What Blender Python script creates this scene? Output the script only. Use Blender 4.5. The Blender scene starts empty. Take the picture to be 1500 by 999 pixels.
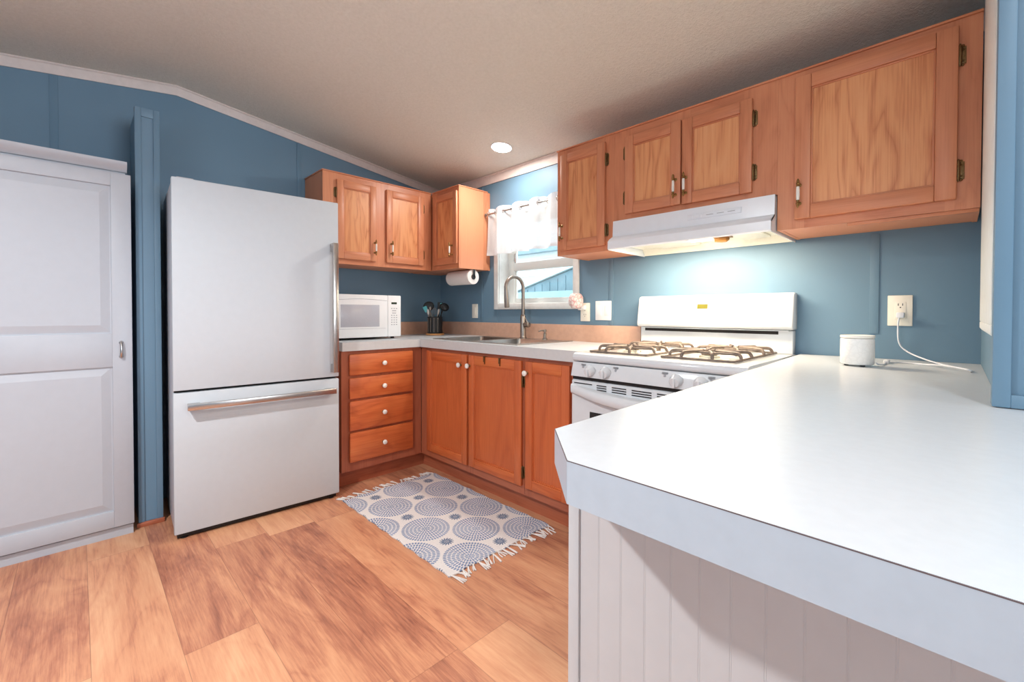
import bpy, bmesh, math, random
from mathutils import Vector, Matrix
PI = math.pi
random.seed(7)
C = bpy.context.scene.collection
scn = bpy.context.scene

# ------------------------------------------------------------------ camera
cam_d = bpy.data.cameras.new('camera'); cam = bpy.data.objects.new('camera', cam_d); C.objects.link(cam)
_yaw, _pit, _rol = 0.79799, -0.01489, 0.00146
_d = Vector((-math.sin(_yaw)*math.cos(_pit), math.cos(_yaw)*math.cos(_pit), math.sin(_pit)))
_r = Vector((math.cos(_yaw), math.sin(_yaw), 0)); _u = _r.cross(_d)
_r2 = _r*math.cos(_rol)+_u*math.sin(_rol); _u2 = -_r*math.sin(_rol)+_u*math.cos(_rol)
_m = Matrix((_r2, _u2, -_d)).transposed().to_4x4(); _m.translation = (3.26148, -2.35594, 1.10021)
cam.matrix_world = _m
cam_d.sensor_width = 36; cam_d.sensor_fit = 'HORIZONTAL'
cam_d.lens = 643.482*36/1500
cam_d.shift_x = (750-741.18)/1500; cam_d.shift_y = (467.708-499.5)/1500
cam_d.clip_start = 0.02; cam_d.clip_end = 100
scn.camera = cam

# ------------------------------------------------------------------ light and exposure
scn.view_settings.view_transform = 'Standard'; scn.view_settings.look = 'None'
scn.view_settings.gamma = 1; scn.view_settings.use_curve_mapping = False
scn.view_settings.exposure = 0.9
world = bpy.data.worlds.new('world'); scn.world = world; world.use_nodes = True
world.node_tree.nodes['Background'].inputs[0].default_value = (0.86, 0.94, 1.0, 1)
world.node_tree.nodes['Background'].inputs[1].default_value = 1.9

def lamp(name, kind, loc, power, color, rot=(0,0,0), size=0.1, size_y=None, spread=None):
    l = bpy.data.lights.new(name, kind); l.energy = power; l.color = color
    if kind == 'AREA':
        l.size = size
        if size_y: l.shape = 'RECTANGLE'; l.size_y = size_y
        else: l.shape = 'DISK'
        if spread: l.spread = spread
    else: l.shadow_soft_size = size
    o = bpy.data.objects.new(name, l); C.objects.link(o); o.location = loc; o.rotation_euler = rot
    return o
# added cool fills: behind the camera (faces +y) and at the far end (faces -x)
lamp('front_fill', 'AREA', (3.7, -3.83, 1.5), 8, (0.74, 0.87, 1.0), (math.radians(90), 0, 0), 2.4, 1.1)
lamp('end_fill', 'AREA', (7.95, -1.2, 1.45), 80, (0.80, 0.90, 1.0), (math.radians(90), 0, math.radians(90)), 2.0, 1.2)
# recessed ceiling lamp behind the camera, then an added cool fill beside it
for lx, ly, pw in ((1.95, -3.02, 27), (3.7, -2.15, 7)):
    lamp('downlight', 'AREA', (lx, ly, 2.448-abs(ly+1.923)*.1343-.02), pw, (0.96, 0.98, 1.0) if lx < 3 else (.88, .95, 1.0), (0, 0, 0), 0.14, spread=math.radians(155))

# ------------------------------------------------------------------ node helpers
class NT:
    def __init__(s, name):
        s.m = bpy.data.materials.new(name); s.m.use_nodes = True
        s.t = s.m.node_tree; s.n = s.t.nodes; s.l = s.t.links
        s.bsdf = s.n['Principled BSDF']
    def set(s, sock, v):
        if v is None: return
        if hasattr(v, 'is_linked') or isinstance(v, bpy.types.NodeSocket): s.l.new(v, sock)
        else: sock.default_value = v
    def math(s, op, a, b=None, c=None, clamp=False):
        n = s.n.new('ShaderNodeMath'); n.operation = op; n.use_clamp = clamp
        s.set(n.inputs[0], a); s.set(n.inputs[1], b); s.set(n.inputs[2], c); return n.outputs[0]
    def vmath(s, op, a, b=None):
        n = s.n.new('ShaderNodeVectorMath'); n.operation = op
        s.set(n.inputs[0], a); s.set(n.inputs[1], b)
        return n.outputs[1] if op in ('LENGTH', 'DISTANCE', 'DOT_PRODUCT') else n.outputs[0]
    def obj(s): return s.n.new('ShaderNodeTexCoord').outputs['Object']
    def rnd(s): return s.n.new('ShaderNodeObjectInfo').outputs['Random']
    def sep(s, v):
        n = s.n.new('ShaderNodeSeparateXYZ'); s.set(n.inputs[0], v); return n.outputs
    def comb(s, x=0, y=0, z=0):
        n = s.n.new('ShaderNodeCombineXYZ'); s.set(n.inputs[0], x); s.set(n.inputs[1], y); s.set(n.inputs[2], z); return n.outputs[0]
    def noise(s, v, scale=5, detail=3, rough=.5, dist=0):
        n = s.n.new('ShaderNodeTexNoise'); s.set(n.inputs['Vector'], v); s.set(n.inputs['Scale'], scale)
        n.inputs['Detail'].default_value = detail; n.inputs['Roughness'].default_value = rough; n.inputs['Distortion'].default_value = dist
        return n.outputs[0]
    def wnoise(s, v):
        n = s.n.new('ShaderNodeTexWhiteNoise'); n.noise_dimensions = '3D'; s.set(n.inputs['Vector'], v); return n.outputs['Value']
    def ramp(s, f, stops, interp='LINEAR'):
        n = s.n.new('ShaderNodeValToRGB'); s.set(n.inputs[0], f); cr = n.color_ramp; cr.interpolation = interp
        while len(cr.elements) < len(stops): cr.elements.new(0.5)
        for e, (p, c) in zip(cr.elements, stops): e.position = p; e.color = c if len(c) == 4 else (*c, 1)
        return n.outputs[0]
    def mix(s, f, a, b, mode='MIX'):
        n = s.n.new('ShaderNodeMix'); n.data_type = 'RGBA'; n.blend_type = mode
        s.set(n.inputs[0], f); s.set(n.inputs[6], a); s.set(n.inputs[7], b); return n.outputs[2]
    def bump(s, h, strength=.2, dist=.01):
        n = s.n.new('ShaderNodeBump'); n.inputs['Strength'].default_value = strength; n.inputs['Distance'].default_value = dist
        s.set(n.inputs['Height'], h); s.l.new(n.outputs[0], s.bsdf.inputs['Normal'])
    def out(s, col=None, rough=None, metal=None, spec=None):
        s.set(s.bsdf.inputs['Base Color'], col); s.set(s.bsdf.inputs['Roughness'], rough)
        s.set(s.bsdf.inputs['Metallic'], metal); s.set(s.bsdf.inputs['Specular IOR Level'], spec)
        return s.m
def lin(r, g, b):
    f = lambda c: (c/255/12.92) if c/255 <= .04045 else ((c/255+.055)/1.055)**2.4
    return (f(r), f(g), f(b), 1)
def plain(name, rgb, rough=.5, metal=0, var=.04, scale=30, bump=0, spec=None):
    t = NT(name); nz = t.noise(t.obj(), scale, 2)
    c = lin(*rgb); lo = tuple(v*(1-var) for v in c[:3]); hi = tuple(min(1, v*(1+var)) for v in c[:3])
    col = t.ramp(nz, [(.3, lo), (.7, hi)])
    if bump: t.bump(nz, bump, .002)
    return t.out(col, rough, metal, spec)
def emit(name, col, strength):
    t = NT(name); t.bsdf.inputs['Base Color'].default_value = col; t.bsdf.inputs['Emission Color'].default_value = col
    t.bsdf.inputs['Emission Strength'].default_value = strength; return t.m

def wood(name, dark, mid, light, vertical=True, figure=1.0, rough=.38):
    t = NT(name); o = t.obj(); r = t.rnd()
    off = t.comb(t.math('MULTIPLY', r, 13.1), t.math('MULTIPLY', r, 7.7), t.math('MULTIPLY', r, 5.3))
    p = t.vmath('ADD', o, off)
    k = (1, 1, .16) if vertical else (.16, .16, 1)
    q = t.vmath('MULTIPLY', p, k)
    big = t.noise(q, 7, 3, .5, .6)                                  # cathedral figure: contour bands of a stretched noise
    band = t.math('FRACT', t.math('MULTIPLY', big, 9*figure))
    band = t.math('POWER', t.math('ABSOLUTE', t.math('SUBTRACT', t.math('MULTIPLY', band, 2), 1)), .55)
    band = t.math('MULTIPLY', band, .5)
    fk = (1, 1, .02) if vertical else (.02, .02, 1)
    fine = t.noise(t.vmath('MULTIPLY', p, fk), 220, 3, .65)
    tone = t.noise(q, 2.2, 2)
    f = t.math('ADD', t.math('MULTIPLY', band, .46*figure**.5), t.math('ADD', t.math('MULTIPLY', fine, .46), t.math('MULTIPLY', tone, .36)))
    col = t.ramp(f, [(.34, lin(*dark)), (.56, lin(*mid)), (.82, lin(*light))])
    t.bump(fine, .08, .001)
    return t.out(col, rough)

M = {}
M['wood_v'] = wood('oak_vertical', (196, 120, 84), (214, 140, 102), (223, 154, 114), True, .7)
M['wood_h'] = wood('oak_horizontal', (196, 120, 84), (213, 138, 100), (221, 151, 112), False, .7)
M['panel'] = wood('oak_panel', (196, 114, 70), (230, 160, 110), (238, 176, 128), True, .8)
M['red_v'] = wood('stained_oak_vertical', (184, 88, 46), (205, 106, 58), (214, 120, 70), True, .35)
M['red_h'] = wood('stained_oak_horizontal', (184, 86, 44), (208, 108, 58), (220, 136, 78), False, .6)
M['frame_v'] = wood('cherry_frame_vertical', (158, 84, 58), (178, 100, 70), (190, 114, 82), True, .5)
M['frame_h'] = wood('cherry_frame_horizontal', (158, 84, 58), (178, 100, 70), (190, 114, 82), False, .5)
M['end_panel'] = wood('smooth_end_panel', (216, 142, 104), (223, 151, 112), (228, 157, 118), True, .25, .45)

def blue_paint():
    t = NT('blue_wall_paint'); o = t.obj()
    nz = t.noise(o, 90, 3); big = t.noise(o, 2, 2)
    col = t.ramp(big, [(.3, lin(102, 133, 155)), (.7, lin(108, 139, 161))])
    t.bump(nz, .06, .002)
    return t.out(col, .5)
M['blue'] = blue_paint()
def ceiling_mat():
    t = NT('textured_ceiling'); o = t.obj()
    a = t.noise(o, 70, 4, .6); b = t.noise(o, 190, 2)
    h = t.math('ADD', t.math('MULTIPLY', a, .7), t.math('MULTIPLY', b, .4))
    t.bump(h, .9, .008)
    return t.out(t.ramp(a, [(.3, lin(228, 225, 214)), (.7, lin(236, 233, 223))]), .85)
M['ceiling'] = ceiling_mat()
def floor_mat():
    t = NT('wood_plank_floor'); o = t.obj(); x, y, z = t.sep(o)
    W, L = .2155, 1.22
    v = t.math('DIVIDE', t.math('ADD', y, 1.69+W*40), W); row = t.math('FLOOR', v)
    rx = t.wnoise(t.comb(row, 3.3, 1.7))
    u = t.math('DIVIDE', t.math('ADD', x, t.math('MULTIPLY', rx, 5.0)), L); colm = t.math('FLOOR', u)
    idv = t.comb(row, colm, 0.5); r1 = t.wnoise(idv); r2 = t.wnoise(t.comb(colm, row, 9.1))
    q = t.comb(t.math('ADD', t.math('MULTIPLY', x, .22), t.math('MULTIPLY', r1, 31)), t.math('ADD', y, t.math('MULTIPLY', r2, 17)), r1)
    blotch = t.noise(q, 6.5, 5, .62, 1.1)
    fine = t.noise(t.vmath('MULTIPLY', q, (.22, 1, 1)), 130, 5, .7)
    ringn = t.noise(q, 4.5, 3, .5, .9)
    ring = t.math('POWER', t.math('ABSOLUTE', t.math('SUBTRACT', t.math('MULTIPLY', t.math('FRACT', t.math('MULTIPLY', ringn, 7)), 2), 1)), .5)
    f = t.math('ADD', t.math('MULTIPLY', blotch, .46), t.math('ADD', t.math('MULTIPLY', fine, .36), t.math('ADD', t.math('MULTIPLY', ring, .09), t.math('MULTIPLY', t.math('SUBTRACT', r1, .42), .17))))
    col = t.ramp(f, [(.27, lin(138, 84, 66)), (.38, lin(174, 113, 86)), (.48, lin(200, 140, 105)), (.62, lin(214, 160, 122)), (.8, lin(222, 174, 138))])
    # knots
    vo = t.n.new('ShaderNodeTexVoronoi'); vo.feature = 'F1'; vo.inputs['Scale'].default_value = 2.3
    t.set(vo.inputs['Vector'], t.vmath('MULTIPLY', q, (2.2, 1, 1)))
    kd = t.math('ADD', vo.outputs['Distance'], t.math('MULTIPLY', t.math('SUBTRACT', t.noise(q, 26, 3), .5), .12))
    knot = t.ramp(kd, [(.03, (1, 1, 1)), (.14, (0, 0, 0))])
    col = t.mix(t.math('MULTIPLY', knot, .5), col, lin(122, 72, 56))
    # seams between planks
    fv = t.math('FRACT', v); fu = t.math('FRACT', u)
    sv = t.math('MULTIPLY', t.math('MINIMUM', fv, t.math('SUBTRACT', 1, fv)), W)
    su = t.math('MULTIPLY', t.math('MINIMUM', fu, t.math('SUBTRACT', 1, fu)), L)
    sd = t.math('MINIMUM', sv, su); seam = t.math('LESS_THAN', sd, .0011)
    col = t.mix(t.math('MULTIPLY', seam, .45), col, lin(110, 66, 52))
    t.bump(t.math('SUBTRACT', t.math('MULTIPLY', fine, .3), seam), .12, .002)
    return t.out(col, t.ramp(fine, [(0, (.36,)*3), (1, (.5,)*3)]))
M['floor'] = floor_mat()
M['trim_pink'] = plain('ivory_crown_paint', (222, 208, 202), .5)
M['trim_white'] = plain('white_trim_paint', (232, 234, 232), .45)
M['white_gloss'] = plain('white_enamel', (238, 242, 248), .22, 0, .01)
M['range_white'] = plain('white_range_enamel', (216, 219, 222), .16, 0, .01)
M['fridge'] = plain('white_steel_fridge', (198, 203, 208), .5, 0, .01, spec=.25)
M['fridge_side'] = plain('pale_grey_fridge_side', (190, 188, 194), .45, 0, .01)
M['pantry'] = plain('pantry_white_thermofoil', (180, 183, 190), .45, 0, .012)
M['counter'] = plain('off_white_laminate', (202, 207, 211), .28, 0, .02, 60)
M['edge_light'] = plain('off_white_laminate_edge', (206, 205, 204), .35, 0, .02, 60)
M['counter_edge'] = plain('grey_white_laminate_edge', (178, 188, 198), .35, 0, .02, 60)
M['seam'] = plain('brown_laminate_seam', (96, 82, 84), .6)
M['backsplash'] = plain('tan_laminate', (200, 160, 138), .4, 0, .05, 40)
M['steel'] = plain('brushed_nickel', (158, 150, 143), .38, 1, .06, 60)
M['handle_steel'] = plain('satin_steel', (196, 190, 186), .26, 1, .03, 60)
M['sink'] = plain('stainless_sink', (176, 170, 164), .3, 1, .05, 60)
M['brass'] = plain('antique_brass', (150, 122, 78), .38, 1, .2, 200)
M['dark_brass'] = plain('dark_bronze_hinge', (128, 104, 72), .4, 1, .2, 200)
M['porcelain'] = plain('white_porcelain', (242, 238, 230), .2, 0, .01)
M['black'] = plain('black_plastic', (18, 18, 20), .45, 0, .1)
M['gap'] = plain('dark_recess', (30, 26, 26), .8)
M['iron'] = plain('grey_brown_cast_iron', (122, 108, 98), .5, .3, .25, 40)
M['ivory'] = plain('ivory_plastic', (240, 235, 222), .35, 0, .01)
M['white_plastic'] = plain('white_plastic', (240, 240, 240), .35, 0, .01)
M['grey_print'] = plain('grey_print', (168, 170, 174), .6)
M['green_lcd'] = plain('olive_display', (104, 100, 34), .3)
M['dark_lcd'] = plain('dark_green_display', (30, 46, 30), .25)
M['mw_window'] = plain('grey_screened_window', (186, 186, 194), .25, 0, .04, 300)
M['paper'] = plain('paper_towel_paper', (238, 232, 228), .9, 0, .02, 120, .2)
M['core'] = plain('printed_core', (70, 66, 66), .8)
M['cork'] = plain('wooden_coaster', (206, 150, 96), .6, 0, .1)
M['teal'] = plain('turquoise_silicone', (84, 186, 196), .45)
M['cord'] = plain('white_cord', (226, 230, 238), .45, 0, .01)
M['bead'] = plain('white_beadboard_paint', (190, 189, 190), .5, 0, .015)
M['rail'] = plain('white_vinyl', (234, 236, 232), .4, 0, .01)
M['cream'] = plain('cream_enamel', (240, 236, 220), .35, 0, .02)
M['amber'] = plain('amber_bulb_glass', (150, 104, 48), .3)
M['lamp_lens'] = emit('lit_lamp_lens', (1.0, .93, .80, 1), 14)
M['led'] = emit('lit_led_disc', (1.0, .97, .92, 1), 16)
M['siding'] = plain('neighbour_white_siding', (222, 230, 232), .7)
M['shed'] = plain('blue_grey_board', (136, 160, 170), .7, 0, .08, 6)
M['bin'] = plain('pale_green_panel', (170, 200, 196), .7, 0, .05, 6)
M['ground'] = plain('outdoor_ground', (150, 150, 140), .9, 0, .1, 4)
M['batten'] = M['blue']
def glass():
    t = NT('window_glass'); n = t.n
    tr = n.new('ShaderNodeBsdfTransparent'); gl = n.new('ShaderNodeBsdfGlossy'); gl.inputs['Roughness'].default_value = .02
    tr.inputs[0].default_value = (.93, .97, .98, 1)
    mx = n.new('ShaderNodeMixShader'); mx.inputs[0].default_value = .05
    t.l.new(tr.outputs[0], mx.inputs[1]); t.l.new(gl.outputs[0], mx.inputs[2])
    t.l.new(mx.outputs[0], n['Material Output'].inputs[0]); return t.m
M['glass'] = glass()
def sheer():
    t = NT('white_sheer_fabric'); n = t.n; o = t.obj()
    tl = n.new('ShaderNodeBsdfTranslucent'); tl.inputs[0].default_value = (.95, .95, .96, 1)
    df = n.new('ShaderNodeBsdfDiffuse'); df.inputs[0].default_value = (.90, .90, .91, 1)
    tp = n.new('ShaderNodeBsdfTransparent')
    m1 = n.new('ShaderNodeMixShader'); m1.inputs[0].default_value = .5
    t.l.new(tl.outputs[0], m1.inputs[1]); t.l.new(df.outputs[0], m1.inputs[2])
    m2 = n.new('ShaderNodeMixShader'); w = t.noise(o, 400, 2); t.l.new(t.math('MULTIPLY', w, .28), m2.inputs[0])
    t.l.new(m1.outputs[0], m2.inputs[1]); t.l.new(tp.outputs[0], m2.inputs[2])
    t.l.new(m2.outputs[0], n['Material Output'].inputs[0]); return t.m
M['sheer'] = sheer()
def rug_mat():
    t = NT('printed_cotton_rug'); o = t.obj(); x, y, z = t.sep(o)   # rug origin = world (1.285,-0.945)
    ax, ay = .3485, .372
    def cell(cx, cy, R):
        dx = t.math('SUBTRACT', t.math('FRACT', t.math('ADD', t.math('DIVIDE', t.math('SUBTRACT', x, cx), ax), .5)), .5)
        dy = t.math('SUBTRACT', t.math('FRACT', t.math('ADD', t.math('DIVIDE', t.math('SUBTRACT', y, cy), ay), .5)), .5)
        dx = t.math('MULTIPLY', dx, ax); dy = t.math('MULTIPLY', dy, ay)
        rr = t.math('SQRT', t.math('ADD', t.math('MULTIPLY', dx, dx), t.math('MULTIPLY', dy, dy)))
        an = t.math('ARCTAN2', dy, dx); return rr, an
    def mandala(rr, an, R, rings):
        total = None; u = t.math('DIVIDE', rr, R)
        for i, (a, b, n) in enumerate(rings):
            inside = t.math('MULTIPLY', t.math('GREATER_THAN', u, a), t.math('LESS_THAN', u, b))
            prof = t.math('SINE', t.math('MULTIPLY', t.math('DIVIDE', t.math('SUBTRACT', u, a), b-a), PI))
            pet = t.math('ABSOLUTE', t.math('SINE', t.math('ADD', t.math('MULTIPLY', an, n/2), i*.7)))
            ink = t.math('GREATER_THAN', t.math('ADD', t.math('MULTIPLY', pet, .9), t.math('MULTIPLY', prof, .35)), .72)
            ink = t.math('MULTIPLY', ink, inside)
            total = ink if total is None else t.math('MAXIMUM', total, ink)
        edge = t.math('MULTIPLY', t.math('GREATER_THAN', u, .0), t.math('LESS_THAN', u, .05))
        return t.math('MAXIMUM', total, edge)
    BX, BY = 1.05-1.285, -1.104+.945
    big = None
    for k in (0, 1):
        rr, an = cell(BX+ax*.5*k, BY+ay*.5*k, .121)
        m = mandala(rr, an, .121, [(.06, .2, 10), (.22, .36, 18), (.38, .52, 26), (.54, .68, 34), (.70, .84, 44), (.86, 1.0, 52)])
        big = m if big is None else t.math('MAXIMUM', big, m)
    small = None
    for k in (0, 1):
        rr, an = cell(BX+ax*.5*(1-k), BY+ay*.5*k, .036)
        pr = t.math('ADD', .031, t.math('MULTIPLY', t.math('SINE', t.math('MULTIPLY', an, 14)), .005))
        s = t.math('MULTIPLY', t.math('LESS_THAN', rr, pr), t.math('GREATER_THAN', t.math('ADD', t.math('ABSOLUTE', t.math('SINE', t.math('MULTIPLY', an, 7))), t.math('LESS_THAN', t.math('ABSOLUTE', t.math('SUBTRACT', rr, .017)), .003)), .35))
        small = s if small is None else t.math('MAXIMUM', small, s)
    weave = t.noise(o, 420, 2); fade = t.noise(o, 6, 2)
    cream = t.ramp(weave, [(.3, lin(214, 208, 204)), (.7, lin(236, 231, 226))])
    blue = t.ramp(fade, [(.35, lin(96, 118, 156)), (.65, lin(126, 146, 178))])
    col = t.mix(t.math('MULTIPLY', big, .92), cream, blue)
    col = t.mix(t.math('MULTIPLY', small, .95), col, lin(88, 108, 136))
    t.bump(weave, .3, .002)
    return t.out(col, .9)
M['rug'] = rug_mat()
M['fringe'] = plain('cream_cotton', (232, 226, 220), .9)
def crackle():
    t = NT('pink_crackle_glass'); vo = t.n.new('ShaderNodeTexVoronoi'); vo.feature = 'DISTANCE_TO_EDGE'; vo.inputs['Scale'].default_value = 46
    t.set(vo.inputs['Vector'], t.obj())
    return t.out(t.ramp(vo.outputs[0], [(.05, lin(222, 166, 164)), (.10, lin(238, 224, 220))]), .3)
M['crackle'] = crackle()
def hexdish():
    t = NT('white_embossed_ceramic'); vo = t.n.new('ShaderNodeTexVoronoi'); vo.feature = 'DISTANCE_TO_EDGE'; vo.inputs['Scale'].default_value = 60
    t.set(vo.inputs['Vector'], t.obj()); t.bump(vo.outputs[0], .5, .003)
    return t.out(t.ramp(vo.outputs[0], [(.02, lin(232, 232, 231)), (.1, lin(237, 237, 236))]), .3)
M['ceramic'] = hexdish()

# ------------------------------------------------------------------ mesh helpers
def merge(dst, src, mi=0):
    mp = [dst.verts.new(v.co) for v in src.verts]
    src.verts.index_update()
    for f in src.faces:
        try: nf = dst.faces.new([mp[v.index] for v in f.verts]); nf.material_index = mi
        except ValueError: pass
    src.free()
def box(b, p0, p1, bev=0, mi=0, seg=2):
    t = bmesh.new(); x0, y0, z0 = [min(a, c) for a, c in zip(p0, p1)]; x1, y1, z1 = [max(a, c) for a, c in zip(p0, p1)]
    v = [t.verts.new(q) for q in ((x0,y0,z0),(x1,y0,z0),(x1,y1,z0),(x0,y1,z0),(x0,y0,z1),(x1,y0,z1),(x1,y1,z1),(x0,y1,z1))]
    for f in ((0,3,2,1),(4,5,6,7),(0,1,5,4),(1,2,6,5),(2,3,7,6),(3,0,4,7)): t.faces.new([v[i] for i in f])
    if bev: bmesh.ops.bevel(t, geom=t.edges[:], offset=bev, segments=seg, profile=.5, affect='EDGES')
    t.verts.index_update(); merge(b, t, mi); return b
def prism(b, poly, axis, a0, a1, mi=0, bev=0):
    """poly: 2D points; axis 'x': (y,z), 'y': (x,z), 'z': (x,y)"""
    t = bmesh.new()
    def P(q, a): return {'x': (a, q[0], q[1]), 'y': (q[0], a, q[1]), 'z': (q[0], q[1], a)}[axis]
    A = [t.verts.new(P(q, a0)) for q in poly]; B = [t.verts.new(P(q, a1)) for q in poly]
    t.faces.new(A); t.faces.new(B[::-1]); n = len(poly)
    for i in range(n): t.faces.new((A[i], B[i], B[(i+1) % n], A[(i+1) % n]))
    bmesh.ops.recalc_face_normals(t, faces=t.faces)
    if bev: bmesh.ops.bevel(t, geom=t.edges[:], offset=bev, segments=2, profile=.5, affect='EDGES')
    t.verts.index_update(); merge(b, t, mi); return b
def frame_axes(d):
    d = Vector(d).normalized(); a = Vector((0, 0, 1)) if abs(d.z) < .9 else Vector((1, 0, 0))
    u = d.cross(a).normalized(); return u, d.cross(u).normalized()
def tube(b, pts, r, seg=10, mi=0, cap=True):
    t = bmesh.new(); pts = [Vector(p) for p in pts]; n = len(pts); rings = []
    rs = r if isinstance(r, (list, tuple)) else [r]*n
    u = None
    for i, p in enumerate(pts):
        d = (pts[min(i+1, n-1)]-pts[max(i-1, 0)]).normalized()
        if u is None: u, w = frame_axes(d)
        else:
            u = (u-d*u.dot(d)).normalized(); w = d.cross(u).normalized()
        rings.append([t.verts.new(p+(u*math.cos(k*2*PI/seg)+w*math.sin(k*2*PI/seg))*rs[i]) for k in range(seg)])
    for i in range(n-1):
        for k in range(seg): t.faces.new((rings[i][k], rings[i][(k+1) % seg], rings[i+1][(k+1) % seg], rings[i+1][k]))
    if cap: t.faces.new(rings[0][::-1]); t.faces.new(rings[-1])
    bmesh.ops.recalc_face_normals(t, faces=t.faces); t.verts.index_update(); merge(b, t, mi); return b
def lathe(b, prof, o=(0,0,0), axis=(0,0,1), seg=24, mi=0):
    """prof: (radius, height) along axis"""
    t = bmesh.new(); ax = Vector(axis).normalized(); u, w = frame_axes(ax); o = Vector(o); rings = []
    for r, h in prof:
        rings.append([t.verts.new(o+ax*h+(u*math.cos(k*2*PI/seg)+w*math.sin(k*2*PI/seg))*max(r, 1e-4)) for k in range(seg)])
    for i in range(len(rings)-1):
        for k in range(seg): t.faces.new((rings[i][k], rings[i][(k+1) % seg], rings[i+1][(k+1) % seg], rings[i+1][k]))
    t.faces.new(rings[0][::-1]); t.faces.new(rings[-1])
    bmesh.ops.recalc_face_normals(t, faces=t.faces); t.verts.index_update(); merge(b, t, mi); return b
def ball(b, o, r, sc=(1,1,1), seg=16, mi=0):
    t = bmesh.new(); bmesh.ops.create_uvsphere(t, u_segments=seg, v_segments=seg//2+2, radius=r)
    for v in t.verts: v.co = Vector((v.co.x*sc[0], v.co.y*sc[1], v.co.z*sc[2]))+Vector(o)
    t.verts.index_update(); merge(b, t, mi); return b
ORG = {}
def obj(name, b, mats, parent=None, local=False, smooth=35):
    me = bpy.data.meshes.new(name)
    bmesh.ops.recalc_face_normals(b, faces=b.faces)
    if parent is not None and not local:
        o = ORG[parent.name]
        for v in b.verts: v.co -= o
    b.to_mesh(me); b.free()
    for m in (mats if isinstance(mats, (list, tuple)) else [mats]): me.materials.append(m if not isinstance(m, str) else M[m])
    me.polygons.foreach_set('use_smooth', [True]*len(me.polygons)); me.set_sharp_from_angle(angle=math.radians(smooth))
    ob = bpy.data.objects.new(name, me); C.objects.link(ob)
    if parent is not None:
        ob.parent = parent; ORG[ob.name] = ORG[parent.name]
    else: ORG[ob.name] = Vector((0, 0, 0))
    return ob
def solo(name, b, mats, label, cat, loc, group=None, smooth=35):
    """a thing that is one mesh, built in world coordinates, origin moved to loc"""
    for v in b.verts: v.co -= Vector(loc)
    o = obj(name, b, mats, None, True, smooth); o.location = loc; ORG[o.name] = Vector(loc)
    return tag(o, label, cat, group)
def tag(o, label, cat, group=None):
    o['label'] = label; o['category'] = cat
    if group: o['group'] = group
    return o
def thing(name, label, cat, loc=(0,0,0), rotz=0, group=None):
    o = bpy.data.objects.new(name, None); C.objects.link(o); o.location = loc; o.rotation_euler = (0, 0, rotz)
    o.empty_display_size = .05; ORG[o.name] = Vector(loc); return tag(o, label, cat, group)
def struct(name, b, mats, parent=None, smooth=35):
    o = obj(name, b, mats, parent, False, smooth)
    if parent is None: o['kind'] = 'structure'
    return o
N = bmesh.new

# ------------------------------------------------------------------ the room
ZB, YP, ZP, YF = 2.19, -1.923, 2.448, -3.86          # eave height, ridge, ridge height, front wall
XE = 8.0
struct('floor', box(N(), (-.1, YF-.1, -.1), (XE+.1, .12, 0)), 'floor')
b = N(); prism(b, [(0, ZB), (YP, ZP), (YF, ZB), (YF, ZB+.1), (YP, ZP+.1), (0, ZB+.1)], 'x', -.1, XE+.1)
struct('ceiling', b, 'ceiling')
b = N(); prism(b, [(.12, 0), (.12, ZB), (0, ZB), (YP, ZP), (YF, ZB), (YF, 0)], 'x', -.1, -.0005)
struct('wall_left', b, 'blue')
# back wall with the window opening
WX0, WX1, WZ0, WZ1 = .768, 1.49, 1.170, 1.83
b = N()
for p0, p1 in (((0, 0, 0), (WX0, .12, ZB)), ((WX1, 0, 0), (XE, .12, ZB)), ((WX0, 0, 0), (WX1, .12, WZ0)), ((WX0, 0, WZ1), (WX1, .12, ZB))): box(b, p0, p1)
struct('wall_back', b, 'blue')
# side wall stub that stands on the peninsula top
b = N(); prism(b, [(-.001, .9165), (-.001, ZB-.002), (-1.05, ZB+(ZP-ZB)*1.05/1.923-.002), (-1.05, .9165)], 'x', 3.325, 3.40)
wr = struct('wall_right', b, 'blue')
zt = ZB+(ZP-ZB)*1.05/1.923-.004
b = N()
box(b, (3.312, -1.064, .9165), (3.337, -1.05, zt), .002); box(b, (3.388, -1.064, .9165), (3.413, -1.05, zt), .002)
box(b, (3.337, -1.062, .9165), (3.388, -1.05, .942), .001)
box(b, (3.312, -1.05, .9165), (3.325, -1.02, zt), .002)
struct('trim_1', b, 'blue', wr)
# front wall (behind the camera) with a big window, and the solid far end wall with a frame added round the end fill
b = N(); FX0, FX1, FZ0, FZ1 = 2.5, 4.9, .95, 2.05
for p0, p1 in (((0, YF-.1, 0), (FX0, YF, ZB)), ((FX1, YF-.1, 0), (XE, YF, ZB)), ((FX0, YF-.1, 0), (FX1, YF, FZ0)), ((FX0, YF-.1, FZ1), (FX1, YF, ZB))): box(b, p0, p1)
struct('wall_front', b, 'blue')
b = N()
for x0, x1 in ((FX0-.06, FX0), (FX1, FX1+.06), ((FX0+FX1)/2-.03, (FX0+FX1)/2+.03)): box(b, (x0, YF, FZ0-.06), (x1, YF+.02, FZ1+.06), .003)
box(b, (FX0, YF, FZ0-.06), (FX1, YF+.02, FZ0), .003); box(b, (FX0, YF, FZ1), (FX1, YF+.02, FZ1+.06), .003)
w2 = struct('window_2', b, 'trim_white')
obj('pane', box(N(), (FX0, YF-.06, FZ0), (FX1, YF-.054, FZ1)), 'glass', w2)
b = N()
for k in range(44): z = FZ0+.0125+k*.025; prism(b, [(YF-.045, z-.0135), (YF-.043, z-.0135), (YF-.033, z+.0135), (YF-.035, z+.0135)], 'x', FX0+.005, FX1-.005)
obj('sky_blocker', b, 'rail', w2)  # unseen slats, added to shut the sky light out of the room
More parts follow.
